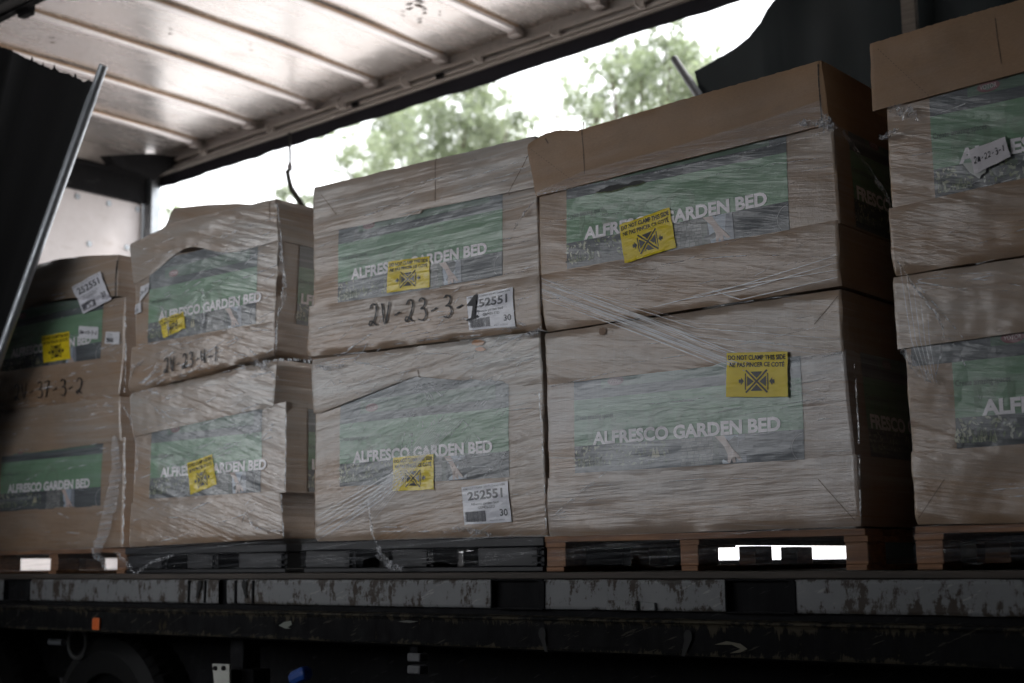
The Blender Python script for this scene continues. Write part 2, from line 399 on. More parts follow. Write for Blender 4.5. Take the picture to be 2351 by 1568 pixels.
def cloth_mat(name, col, rough=.45, k=.5):
    m, N, L, P = new_mat(name)
    a = tex_noise(N, L, (2, 2, 2), detail=6, rough=.7)
    L.new(mixc(N, L, ramp(N, L, a, .3, .7), col, tuple(q * k for q in col)), P.inputs['Base Color'])
    P.inputs['Roughness'].default_value = rough; P.inputs['Specular IOR Level'].default_value = .3
    bp = N.new('ShaderNodeBump'); bp.inputs['Strength'].default_value = .2; bp.inputs['Distance'].default_value = .01
    L.new(tex_noise(N, L, (12, 12, 5), detail=4), bp.inputs['Height']); L.new(bp.outputs[0], P.inputs['Normal'])
    return m
M['black_cloth'] = cloth_mat('black_tarpaulin', (.003, .003, .0035), .9)
M['green_cloth'] = cloth_mat('dark_green_tarpaulin', (.0030, .010, .012), .5)

def ground_mat():
    m, N, L, P = new_mat('concrete_yard')
    a = tex_noise(N, L, (.25, .25, .25), detail=8, rough=.65); b = tex_noise(N, L, (6, 6, 6), detail=6)
    col = mixc(N, L, ramp(N, L, a, .3, .7), (.46, .44, .42), (.58, .56, .54))
    col = mixc(N, L, ramp(N, L, b, .4, .75, 0, .3), col, (.3, .29, .28))
    L.new(col, P.inputs['Base Color']); P.inputs['Roughness'].default_value = .85
    return m
M['ground'] = ground_mat()
M['shed'] = steel('shed_cladding', (.05, .05, .055), wear=.2, rough=.7)
M['shed_floor'] = attr_mat('shed_asphalt', rough=.85, mottle=.3, bump=.4)

# ------------------------------------------------------------------ setting
mb = MB(); n = 24
mb.grid(lambda u, v: (-300 + 600 * u, -300 + 600 * v, 0), n, n)
tag(mb.build('ground', M['ground']), kind='structure')
mb = MB(); mb.grid(lambda u, v: (-30 + 60 * u, -16 + 18.2 * v, .004), 20, 8, (.04, .04, .042))
tag(mb.build('road', M['shed_floor']), kind='structure')

# unseen shed around the camera, added to limit the light through a shaped opening
shed = thing('unseen_shed', (0, -9, 0), 'unseen dark steel shed added to shade the near side, with an opening shaped for daylight', 'building')
mb = MB(); mb.box(-26, 14, -11, -0.35, 5.5, 5.65, (.05,) * 3); mb.build('roof', M['shed'], shed)
mb = MB()
mb.box(-26, -19.0, -8.15, -8, 0, 5.5); mb.box(-1.6, 14, -8.15, -8, 0, 5.5); mb.box(-19.0, -1.6, -8.15, -8, 5.4, 5.5); mb.box(-19.0, -1.6, -8.15, -8, 0, 1.9)
mb.box(-9.2, -6.8, -1.15, -1.05, 0, 5.5)  # unseen panel added to shade the leftmost load
mb.box(14, 14.15, -11.15, 2.6, 0, 5.5); mb.box(-26.15, -26, -11.15, -.4, 0, 5.5)
mb.box(-4.0, 14, -5.6, -5.45, 0, 5.5)  # unseen partition added to keep light off the rightmost load
mb.build('unseen_wall', M['shed'], shed)

# ------------------------------------------------------------------ trailer
DZ = 1.297
tr = thing('curtain_side_trailer', (-4, 1.2, 0), 'curtain side trailer with white roof, worn grey side rail and open sides carrying wrapped cartons', 'trailer')
RX0, RX1, RY0, RY1 = -9.1, 6.0, 0.0, 2.46
def roofz(x): return 4.49 + .022 * (x + 7.5)
mb = MB()
def rf(u, v):
    x = RX0 + (RX1 - RX0) * u; y = -.05 + 2.55 * v
    return (x, y, roofz(x) + .035 + .02 * math.sin(math.pi * v) + .012 * nz(x * 1.1, y * 1.4))
mb.grid(rf, 150, 26); mb.grid(lambda u, v: (rf(u, v)[0], rf(u, v)[1], roofz(rf(u, v)[0]) + .09), 10, 2)
mb.build('roof_panel', M['roof'], tr, smooth=True)
# roof bows
for i in range(22):
    x = -8.41 + .63 * i
    if x > 5.5: break
    z = roofz(x)
    mb = MB()
    prof = [(-.040, .034), (-.030, .010), (-.018, .006), (.018, .006), (.030, .010), (.040, .034)]
    rows = 14
    def bf(u, v, prof=prof, x=x, z=z):
        k = u * 5; j = min(int(k), 4); f = k - j
        return (x + lerp(prof[j][0], prof[j + 1][0], f), .02 + 2.36 * v, z + lerp(prof[j][1], prof[j + 1][1], f) + .016 * math.sin(math.pi * v))
    mb.grid(bf, 5, rows, (.78, .74, .74))
    mb.box(x - .03, x + .045, 2.33, 2.40, z - .012, z + .03, (.62, .58, .57))
    mb.box(x + .041, x + .045, .02, 2.36, z + .030, z + .048, (.45, .32, .22))
    mb.build('roof_bow', M['bow'], tr)
# far cant rail, curtain track and rubber header
def rail(y0, s):
    mb = MB(); n = 60
    for i in range(n):
        xa = lerp(RX0 + .1, RX1, i / n); xb = lerp(RX0 + .1, RX1, (i + 1) / n); za = roofz(xa); zb = roofz(xb)
        def seg(ya, yb, d0, d1, col):
            a, b = min(ya, yb), max(ya, yb)
            P = [(xa, a, za + d0), (xb, a, zb + d0), (xb, b, zb + d0), (xa, b, za + d0), (xa, a, za + d1), (xb, a, zb + d1), (xb, b, zb + d1), (xa, b, za + d1)]
            k = len(mb.v); mb.v += P
            for q in ((0, 3, 2, 1), (4, 5, 6, 7), (0, 1, 5, 4), (2, 3, 7, 6)): mb.face([k + t for t in q], col)
        seg(y0 - .02 * s, y0 + .005 * s, -.052, -.030, 0)
        seg(y0 + .012 * s, y0 + .03 * s, -.115, .06, 0)
        seg(y0 - .02 * s, y0 + .01 * s, -.098, -.082, 0)
        seg(y0 - .012 * s, y0 + .008 * s, -.116, -.106, 0)
    mb.c = [(.6, .55, .5)] * len(mb.f)
    return mb
rail(2.42, 1).build('curtain_track', M['track'], tr)
rail(-.02, -1).build('curtain_track', M['dark_steel'], tr)
mb = MB()
def hdr(u, v):
    x = lerp(-8.98, RX1, u); z = roofz(x)
    return (x, 2.455 + .012 * nz(x * 2, v * 2), lerp(z - .085, z - .205 - .016 * nz(x * 1.7, 3) - .010 * nz(x * 7, 1) , v))
mb.grid(hdr, 220, 3, (.012, .012, .02)); mb.grid(lambda u, v: Vector(hdr(u, v)) + Vector((0, .006, 0)), 220, 3, (.012, .012, .02))
mb.build('header_flap', M['rubber'], tr, smooth=True)
mb = MB(); mb.box(-8.9, 6, -.13, -.055, 4.40, 4.75, (.01,) * 3); mb.build('header_flap', M['rubber'], tr)
for (px, py) in ((467, 353), (620, 300), (783, 247), (930, 197), (1096, 143), (1273, 80), (1467, 17)):
    x = at(px, py, Y=2.40).x; z = roofz(x)
    mb = MB(); mb.tube([(x, 2.385, z - .015), (x, 2.36, z - .03), (x, 2.36, z - .075), (x + .02, 2.385, z - .09), (x + .05, 2.40, z - .09)], .007, 6, (.5, .47, .45))
    mb.box(x + .01, x + .05, 2.375, 2.40, z - .085, z - .052, (.1, .1, .1))
    mb.build('roller_hook', M['track'], tr)
mb = MB(); x = at(46, 26, Y=-.03).x; mb.box(x - .05, x + .06, -.02, .03, 4.36, 4.46, (.1,) * 3); mb.build('roller_hook', M['dark_steel'], tr, bevel=.01)
for px in (395, 815, 1010):
    x = at(px, 260, Y=2.39).x
    mb = MB(); mb.box(x - .03, x + .03, 2.383, 2.396, roofz(x) - .105, roofz(x) - .075, (.3, .1, .08)); mb.build('rail_catch', M['dark_steel'], tr)
# flakes and stains stuck to the underside of the sheet
rs = random.Random(12)
def at_z(x, y, Z):
    d = fw + rt * ((x - PW / 2) / FPX) - up * ((y - PH / 2) / FPX); return CAM + d * ((Z - CAM.z) / d.z)
for (px, py, sx_, sy_) in [(905, 15, .03, .06), (940, 45, .07, .05), (962, 40, .06, .10), (975, 55, .05, .04), (985, 20, .02, .05), (1010, 30, .02, .05), (925, 60, .02, .05), (965, 75, .05, .03), (121, 107, .03, .05), (575, 130, .02, .04), (392, 92, .02, .07), (1010, 60, .03, .02), (1190, 22, .03, .03)]:
    p = at_z(px, py, 4.50 + .022 * 0); zz = roofz(p.x) + .035; sx_ *= .55; sy_ *= .55; mb = MB()
    mb.poly([(p.x + sx_ * math.cos(t) * rs.uniform(.4, 1), p.y + sy_ * math.sin(t) * rs.uniform(.3, 1), zz) for t in [-k * math.pi / 7 for k in range(14)]], (.10, .07, .05) if sx_ < .1 else (.36, .29, .26)); mb.build('roof_stain', M['rust_stain'], tr)
# front bulkhead
HX = -9.05
mb = MB(); mb.grid(lambda u, v: (HX, .05 + 2.32 * u, 1.3 + 2.82 * v), 8, 8); mb.build('bulkhead_panel', M['panel'], tr)
mb = MB(); mb.box(HX - .02, HX + .05, .0, 2.37, 4.122, 4.34, (.05,) * 3); mb.box(HX - .02, HX + .09, 0, 2.37, 4.318, 4.345, (.3, .28, .27)); mb.build('bulkhead_beam', M['dark_steel'], tr, bevel=.004)
mb = MB(); mb.box(HX - .03, HX + .02, 0, 2.37, 4.347, 4.56, (.25, .2, .17)); mb.build('bulkhead_header', M['track'], tr)
for (px, py) in ((178, 451), (250, 467), (316, 481), (291, 568), (205, 560)):
    p = at(px, py, X=HX + .003)
    mb = MB(); mb.tube([(HX, p.y, p.z), (HX + .008, p.y, p.z)], .022, 10, (.2, .2, .2)); mb.build('panel_bolt', M['pole'], tr)
mb = MB(); mb.box(HX - .02, HX + .10, 2.375, 2.47, 1.2, 4.42, (.5,) * 3); mb.build('corner_post', M['pole'], tr, bevel=.012)
# torn gusset at the roof corner
mb = MB()
G = [(250, 357), (300, 354), (350, 352), (405, 360), (440, 357), (395, 385), (352, 415), (330, 402), (285, 388), (262, 375)]
mb.poly([at(x, y, X=-8.7) for x, y in G], (.035, .03, .026)); mb.poly([at(x, y, X=-8.7) + Vector((-.12, 0, .02)) for x, y in G][::-1], (.035, .03, .026))
mb.build('corner_gusset', M['dark_steel'], tr)
mb = MB(); mb.box(6.0, 6.06, -.05, 2.5, .9, 4.9, (.1,) * 3); mb.build('unseen_rear_door', M['dark_steel'], tr)  # unseen end closure added to stop light entering from the right
mb = MB(); mb.box(RX0 - 8, RX1, 2.44, 2.47, .02, 1.335); mb.build('far_light_blocker', M['dark_steel'], tr)  # plate added on the far side to block light under the deck
# load deck
mb = MB(); mb.box(RX0, RX1, -.028, .03, 1.02, DZ - .012); mb.build('gap_filler_beam', M['dark_steel'], tr)  # filler added behind the rails so far light does not leak through
mb = MB()
for i in range(9):
    mb.box(RX0, RX1, -.035 + i * .281, -.035 + i * .281 + .276, DZ - .024, DZ - (.0 if i % 2 else .0015), (.04,) * 3)
mb.build('load_deck', M['deck'], tr, bevel=.003)
# worn grey side rail with fork pockets
pockets = [(-6.69, -6.47), (-3.395, -3.175), (-2.405, -2.18), (1.0, 1.22)]
cuts = [-9.1] + [q for p in pockets for q in p] + [6.0]
mb = MB(); zt, zb = 1.270, 1.166
def slab(x0, x1):
    nx = max(2, int((x1 - x0) / .03))
    def f(u, v):
        x = lerp(x0, x1, u)
        prof = [(-.035, zt), (-.045, zt), (-.052, zt - .004), (-.054, zt - .012), (-.054, zb + .012), (-.052, zb + .003), (-.042, zb), (-.03, zb)]
        k = v * 7; j = min(int(k), 6); fr = k - j
        y = lerp(prof[j][0], prof[j + 1][0], fr); z = lerp(prof[j][1], prof[j + 1][1], fr)
        return (x, y + .003 * nz(x * 5, z * 20, 3) + .004 * nz(x * 1.3, 0), z + .002 * nz(x * 6, 5, j))
    mb.grid(f, nx, 7, (.3,) * 3)
segs = []
for a, b in zip(cuts[0::2], cuts[1::2]): segs.append((a, b))
for a, b in segs:
    if a < -4.93 < b: slab(a, -4.962); slab(-4.905, b)
    else: slab(a, b)
mb.build('side_rail', M['grey_steel'], tr, smooth=False)
for a, b in pockets:
    mb = MB(); t = .006
    mb.box(a, b, -.056, -.027, zt - .004, zt + .002); mb.box(a, b, -.056, -.027, zb - .002, zb + .004)
    mb.box(a - t, a, -.056, -.001, zb - .002, zt + .002); mb.box(b, b + t + .012, -.058, -.001, zb - .002, zt + .002)
    mb.build('fork_pocket', steel_pocket if 'steel_pocket' in globals() else M['dark_steel'], tr, bevel=.002)
# slots with a lashing keyhole
def keyhole(px, py, Y, s=1, flip=1, col=(.004, .004, .004)):
    p = at(px, py, Y=Y); mb = MB()
    pts = [(p.x + math.cos(t) * .015 * s, Y - .001, p.z + .018 * s + math.sin(t) * .02 * s) for t in [k * math.pi / 8 for k in range(16)]]
    mb.poly(pts, col)
    mb.poly([(p.x - .012 * s, Y - .0012, p.z + .01 * s), (p.x + .010 * s, Y - .0012, p.z + .005 * s), (p.x - flip * .018 * s + .006, Y - .0012, p.z - .04 * s), (p.x - flip * .018 * s - .008, Y - .0012, p.z - .038 * s)], col)
    mb.build('lashing_slot', M['rubber'], tr)
keyhole(458, 1352, -.060, 1, 1); keyhole(560, 1352, -.060, 1, -1)
p = at(1395, 1378, Y=-.06); q = at(1465, 1402, Y=-.06)
mb = MB(); mb.box(p.x, q.x, -.072, -.05, q.z, p.z, (.4,) * 3); mb.box(q.x + .01, q.x + .07, -.064, -.05, q.z, p.z - .006, (.3,) * 3); mb.build('id_plate', M['grey_steel'], tr, bevel=.003)
for (px, py) in ((433, 1355), (470, 1355), (540, 1355), (580, 1355), (1247, 1362), (1823, 1368)):
    p = at(px, py, Y=-.058); mb = MB(); mb.box(p.x - .006, p.x + .006, -.060, -.05, zb + .004, zt - .004); mb.build('weld_strip', M['dark_steel'], tr, bevel=.002)
# black chassis rail below
mb = MB()
prof = [(.02, 1.166), (-.03, 1.142), (-.060, 1.139), (-.066, 1.136), (-.067, 1.131), (-.058, 1.126), (-.055, 1.118), (-.055, 1.045), (-.060, 1.034), (-.058, 1.028), (-.04, 1.026), (.05, 1.03)]
def cr(u, v):
    x = lerp(RX0, RX1, u); k = v * (len(prof) - 1); j = min(int(k), len(prof) - 2); f = k - j
    return (x, lerp(prof[j][0], prof[j + 1][0], f) + .003 * nz(x * 3, v * 4, 2), lerp(prof[j][1], prof[j + 1][1], f) + .0015 * nz(x * 4, 1, j))
mb.grid(cr, 400, len(prof) - 1, (.03,) * 3); mb.build('chassis_rail', M['black_steel'], tr)
keyhole(1245, 1468, -.062, 1.1, -1); keyhole(1580, 1476, -.062, 1.1, 1); keyhole(45, 1400, -.062, .8, 1)
p = at(223, 1432, Y=-.06)
mb = MB(); mb.box(p.x - .032, p.x + .026, -.068, -.055, p.z - .03, p.z + .028, (.55, .11, .02)); mb.build('side_reflector', attr_mat('orange_reflector', rough=.35, mottle=.4), tr, bevel=.006)
def patch(pts, col, Y=-.0605):
    mb = MB(); mb.poly([at(x, y, Y=Y) for x, y in pts], col); mb.build('paint_chip', M['ink'], tr)
patch([(640, 1436), (652, 1428), (668, 1425), (670, 1434), (660, 1440), (668, 1443), (655, 1443)], (.11, .12, .10))
patch([(913, 1427), (935, 1424), (960, 1427), (940, 1430)], (.06, .06, .05))
patch([(1640, 1480), (1668, 1472), (1700, 1478), (1716, 1490), (1700, 1498), (1675, 1500), (1700, 1490), (1680, 1480)], (.07, .06, .035))
# undercarriage
mb = MB()
for y in (.55, 1.8): mb.box(RX0, RX1, y, y + .12, .72, 1.1)
for i in range(20): mb.box(RX0 + .3 + i * .75, RX0 + .36 + i * .75, -.0, 2.44, 1.08, 1.165)
mb.build('chassis_beam', M['dark_steel'], tr)
for wy in (.34, 1.95):
    for wx in (-6.35, -7.65):
        c = Vector((wx, wy, .50)); mb = MB()
        prof_t = [(.29, .0), (.40, -.02), (.47, .01), (.495, .05), (.50, .12), (.50, .18), (.495, .25), (.47, .29), (.40, .32), (.29, .30)]
        def ty(u, v, c=c):
            k = v * 9; j = min(int(k), 8); f = k - j; a = 2 * math.pi * u
            rr = lerp(prof_t[j][0], prof_t[j + 1][0], f); yy = lerp(prof_t[j][1], prof_t[j + 1][1], f)
            if rr > .485: rr -= .012 * (math.sin(a * 48 + yy * 30) > .3)
            return (c.x + rr * math.cos(a), c.y + yy, c.z + rr * math.sin(a))
        mb.grid(ty, 192, 9, (.02,) * 3, closed=True); mb.c = [(.003, .003, .003)] * len(mb.f); t_ = mb.build('tyre', M['rubber'], tr)
        mb = MB()
        mb.grid(lambda u, v, c=c: (c.x + lerp(.3, .08, v) * math.cos(2 * math.pi * u), c.y + [.03, .10, .14, .06][int(round(v * 3))], c.z + lerp(.3, .08, v) * math.sin(2 * math.pi * u)), 48, 3, (.12,) * 3, closed=True)
        mb.tube([(c.x, c.y + .02, c.z), (c.x, c.y + .2, c.z)], .09, 20, (.1,) * 3)
        mb.build('rim', M['dark_steel'], tr)
mb = MB(); p = [at(x, y, Y=.0) for x, y in ((487, 1524), (526, 1525), (527, 1600), (494, 1600))]
for a_, b_ in ((0, 0), (.012, 0)): pass
k = len(mb.v); mb.v += [tuple(q) for q in p] + [tuple(q + Vector((0, .012, 0))) for q in p]
for q in ((0, 1, 2, 3), (7, 6, 5, 4), (0, 4, 5, 1), (1, 5, 6, 2), (2, 6, 7, 3), (3, 7, 4, 0)): mb.face([k + t for t in q], (.42, .42, .38))
mb.build('bracket_plate', attr_mat('speckled_plate', rough=.6, mottle=.3, bump=.4), tr, bevel=.002)
for px in (495, 514):
    q = at(px, 1534, Y=-.002); mb = MB(); mb.tube([(q.x, -.010, q.z), (q.x, .0, q.z)], .010, 8, (.05,) * 3); mb.build('bracket_bolt', M['dark_steel'], tr)
p = at(550, 1480, Y=.12); mb = MB(); mb.box(p.x - .04, p.x + .05, .1, .2, .55, 1.1, (.06,) * 3); mb.box(p.x - .12, p.x + .12, .1, .2, .6, .88, (.05,) * 3); mb.build('landing_leg', M['dark_steel'], tr, bevel=.005)
q = at(690, 1548, Y=.05); mb = MB()
a_ = R(20)
for (w0, h0, d0) in ((.050, .020, .03), (.044, .028, .026)):
    b_ = len(mb.v); mb.box(-w0, w0, -d0, d0, -h0, h0, (.012, .05, .22))
    mb.v[b_:] = [(q.x + x * math.cos(a_) - z * math.sin(a_), q.y + y, q.z + x * math.sin(a_) + z * math.cos(a_) - .005) for x, y, z in mb.v[b_:]]
mb.build('hose_cap', M['black_plastic'], tr, bevel=.012, label='blue plastic hose cap')
for py in (1508, 1536):
    q = at(961, py, Y=.02); mb = MB()
    mb.box(q.x - .034, q.x + .034, -.01, .04, q.z - .017, q.z + .015, (.3, .3, .3)); mb.build('side_lamp', M['dull_pole'], tr, bevel=.006)
mb = MB(); q = at(958, 1485, Y=.02); mb.box(q.x - .02, q.x + .02, .0, .03, q.z - .03, q.z + .04, (.06,) * 3); mb.build('lamp_stem', M['dark_steel'], tr)
q = at(178, 1475, Y=.3); mb = MB()
mb.tube([(q.x + .08 * math.cos(t), .3, q.z + .08 * math.sin(t)) for t in [k * math.pi / 12 for k in range(25)]], .012, 8, (.06,) * 3, caps=False); mb.build('hose_loop', M['rubber'], tr)
q = at(130, 1474, Y=.15); mb = MB(); mb.tube([(q.x - .06, .15, q.z), (q.x + .06, .15, q.z)], .016, 12, (.3,) * 3); mb.build('air_fitting', M['pole'], tr)
# pieces of the far side frame
q0 = at(2072, -30, Y=2.40); q1 = at(2112, 78, Y=2.40)
mb = MB(); mb.box(-2.77, -2.70, 2.38, 2.42, 1.3, 4.45, (.3, .26, .23)); mb.build('side_post', wood_mat('weathered_slat', (.12, .10, .085), (.20, .17, .14)), tr)

# hanging strap
st = MB(); P = [at(*c, Y=2.41) for c in ((664, 305), (666, 350), (666, 372))]
st.tube(P, .011, 6, (.03,) * 3)
so_ = thing('hanging_strap', P[-1], 'torn dark strap with a pale buckle hanging from the far roof rail against the sky', 'strap')
st.build('cord', M['rubber'], so_)
def ribbon(pts, w_, col, Yn=Vector((0, 1, 0)), th=.004):
    mb = MB(); prev = None
    for i, p in enumerate(pts):
        d = (pts[min(i + 1, len(pts) - 1)] - pts[max(i - 1, 0)]).normalized(); s_ = d.cross(Yn).normalized()
        ww = w_[i] if isinstance(w_, list) else w_
        cur = [mb.vert(p + s_ * ww), mb.vert(p - s_ * ww), mb.vert(p - s_ * ww + Yn * th), mb.vert(p + s_ * ww + Yn * th)]
        if prev:
            for k in range(4): mb.face((prev[k], prev[(k + 1) % 4], cur[(k + 1) % 4], cur[k]), col)
        prev = cur
    return mb
ribbon([at(*c, Y=2.41) for c in ((666, 368), (664, 380), (668, 392))], [.01, .03, .02], (.5, .5, .55)).build('buckle', M['sticker'], so_)
ribbon([at(*c, Y=2.41) for c in ((659, 388), (662, 410), (668, 432), (678, 448), (690, 466), (700, 482))], .024, (.05, .05, .04)).build('strap_tail', M['rubber'], so_)

# ------------------------------------------------------------------ curtains
def lathe_pole(root, a, b, r, name='curtain_pole', mat=None):
    a = Vector(a); b = Vector(b); mb = MB(); d = (b - a)
    L_ = d.length; e = d / L_
    mb.tube([a, a + e * .004, a + e * .16, a + e * .163, b], [r * .86, r * .9, r * .9, r, r], 20, (.5,) * 3)
    mb.build(name, mat or M['pole'], root, smooth=True)
top = at(238, 150, Y=-.2); bot = at(0, 815, Y=-.2); dirp = (bot - top).normalized(); end = top + dirp * ((top.z - .35) / -dirp.z)
cn = thing('trailer_curtain', end, 'black tarpaulin curtain with frayed top edge bunched on a steel pole at the near left', 'curtain')
lathe_pole(cn, top, end, .0245)
mb = MB()
ctop = [(215, 183), (178, 182), (150, 168), (118, 158), (70, 138), (30, 118), (0, 106), (-80, 70), (-200, 20)]
cpts = [at(x, y, Y=-.2) for x, y in ctop]
def cur(u, v):
    k = u * (len(cpts) - 1); j = min(int(k), len(cpts) - 2); f = k - j
    t = cpts[j].lerp(cpts[j + 1], f)
    fr = .015 * nz(t.x * 22, 3) + (.02 if nz(t.x * 30, 8) > .42 else 0)
    tz = t.z + fr
    z = lerp(tz, .45, v)
    # near edge follows the pole
    xe = lerp(t.x, t.x + (end.x - cpts[0].x) * (1 - u * .4), v)
    return (xe, -.18 + .003 * math.sin(u * 30 + v * 1.5) + .03 * nz(u * 3, v * 2), z)
mb.grid(cur, 180, 30, (.01,) * 3); mb.build('curtain_cloth', M['black_cloth'], cn, smooth=True)
# far curtain
a = at(1547, 133, Y=2.52); b = at(1600, 213, Y=2.52); e = (b - a).normalized(); b2 = a + e * ((a.z - 1.1) / -e.z)
cf = thing('trailer_curtain', b2, 'dark green tarpaulin curtain hanging slack behind the tallest cartons at upper right', 'curtain')
lathe_pole(cf, a, b2, .024, mat=M['dull_pole'])
ft = [(1593, 163), (1640, 135), (1690, 110), (1722, 88), (1750, 55), (1765, 25), (1790, -10), (1850, -50), (2000, -95), (2600, -230), (4200, -640)]
fpts = [at(x, y, Y=2.55) for x, y in ft[:-2]] + [Vector((-2.2, 2.55, 4.5)), Vector((6.1, 2.55, 4.72))]
def cur2(u, v):
    k = u * (len(fpts) - 1); j = min(int(k), len(fpts) - 2); f = k - j
    t = fpts[j].lerp(fpts[j + 1], f)
    z = lerp(t.z, 1.5 if t.x < -3.2 else 1.0, v)
    x = t.x + max(0, (1 - u * 6)) * v * .55
    return (x, 2.54 + .07 * math.sin(x * 9 + v) * min(1, .3 + v) + .09 * nz(x * 1.7, v * 2), z)
mb = MB(); mb.grid(cur2, 200, 30, (.01,) * 3); mb.build('curtain_cloth', M['green_cloth'], cf, smooth=True)

# ------------------------------------------------------------------ cartons
DEPTH = 1.17
class Shell:
    """one cardboard sleeve: front corner points in metres, edges slightly crushed"""
    def __init__(s, tl, tr_, bl, br, Yf, seed, bulge=.012, crush_t=0., crush_b=0., topf=None, botf=None, proud=0.0, skew=0.0):
        s.skew = skew  # slants the unseen left wall so far-side light reaches the neighbouring load
        s.tl, s.tr, s.bl, s.br, s.Y, s.seed, s.bulge, s.ct, s.cb, s.topf, s.botf, s.proud = tl, tr_, bl, br, Yf, seed, bulge, crush_t, crush_b, topf, botf, proud
    def z1(s, u): return lerp(s.tl[1], s.tr[1], u) + (s.topf(u) if s.topf else 0)
    def z0(s, u): return lerp(s.bl[1], s.br[1], u) + (s.botf(u) if s.botf else 0)
    def xl(s, t): return lerp(s.bl[0], s.tl[0], t)
    def xr(s, t): return lerp(s.br[0], s.tr[0], t)
    def disp(s, x, y, z, t):
        # outward displacement of the wall
        q = s.seed * 7.3
        d = s.proud + s.bulge * .6 * nz(x * 1.5 + q, y * 1.5, z * 1.6) + .0042 * nz(x * 5 + q, y * 5, z * 8) + .0012 * nz(x * 22, y * 22 + q, z * 30)
        for amt, e in ((s.ct, 1 - t), (s.cb, t)):
            if amt:
                k = math.exp(-(e / .055) ** 2)
                d -= amt * k * (.55 + .9 * nz(x * 9 + q, y * 9, 4)) 
        return d
    def front(s, X, Z):
        u = min(1, max(0, (X - s.bl[0]) / (s.br[0] - s.bl[0]))); t = min(1, max(0, (Z - s.z0(u)) / (s.z1(u) - s.z0(u))))
        return s.Y - s.disp(X, s.Y, Z, t)
    def build(s, mb, col, nf=110, ns=26, nzv=14, top=True, flaps=True):
        r = .003; per = []
        for i in range(nf + 1): per.append(('f', i / nf))
        per.insert(1, ('f', .0035)); per.insert(-1, ('f', .9965))
        for i in range(1, ns + 1): per.append(('r', i / ns))
        for i in range(1, 13): per.append(('b', i / 12))
        for i in range(1, 12): per.append(('l', i / 12))
        b = len(mb.v); n = len(per)
        ys, yd = s.Y, s.Y + DEPTH
        for j in range(nzv + 1):
            t = j / nzv
            for (k, u) in per:
                xl, xr = s.xl(t), s.xr(t)
                if k == 'f':
                    x = lerp(xl, xr, u); z = lerp(s.z0(u), s.z1(u), t); d = s.disp(x, ys, z, t)
                    e = min(u, 1 - u) * (xr - xl); y = ys - d + (r * (1 - min(1, e / r)) ** 2 * 1.0 if e < r else 0)
                    if u == 0: x -= s.disp(xl, ys, z, t) * .4 - .004 * nz(z * 14, s.seed)
                    if u == 1: x += s.disp(xr, ys, z, t) * .4 + .004 * nz(z * 14, s.seed + 4)
                elif k == 'r':
                    y = lerp(ys, yd, u); z = lerp(s.z0(1), s.z1(1), t); x = xr + s.disp(xr, y, z, t) * .6
                elif k == 'b':
                    x = lerp(xr, xl + s.skew * DEPTH, u); z = lerp(lerp(s.z0(1), s.z0(0), u), lerp(s.z1(1), s.z1(0), u), t); y = yd
                else:
                    y = lerp(yd, ys, u); z = lerp(s.z0(0), s.z1(0), t); x = xl + s.skew * (y - ys) - s.disp(xl, y, z, t) * .6
                mb.v.append((x, y, z))
        for j in range(nzv):
            for i in range(n):
                i2 = (i + 1) % n
                mb.face((b + j * n + i, b + j * n + i2, b + (j + 1) * n + i2, b + (j + 1) * n + i), col)
        c0 = mb.vert(((s.bl[0] + s.br[0]) / 2, s.Y + DEPTH / 2, (s.bl[1] + s.br[1]) / 2 + .01)); c1 = mb.vert(((s.tl[0] + s.tr[0]) / 2, s.Y + DEPTH / 2, (s.tl[1] + s.tr[1]) / 2 - .01))
        for i in range(n):
            i2 = (i + 1) % n
            mb.face((b + i2, b + i, c0), col)
            if top: mb.face((b + nzv * n + i, b + nzv * n + i2, c1), col)

GREEN = (.13, .27, .145); GREEN2 = (.05, .11, .06); SLATE = (.022, .025, .034); WHITE = (.90, .87, .92)

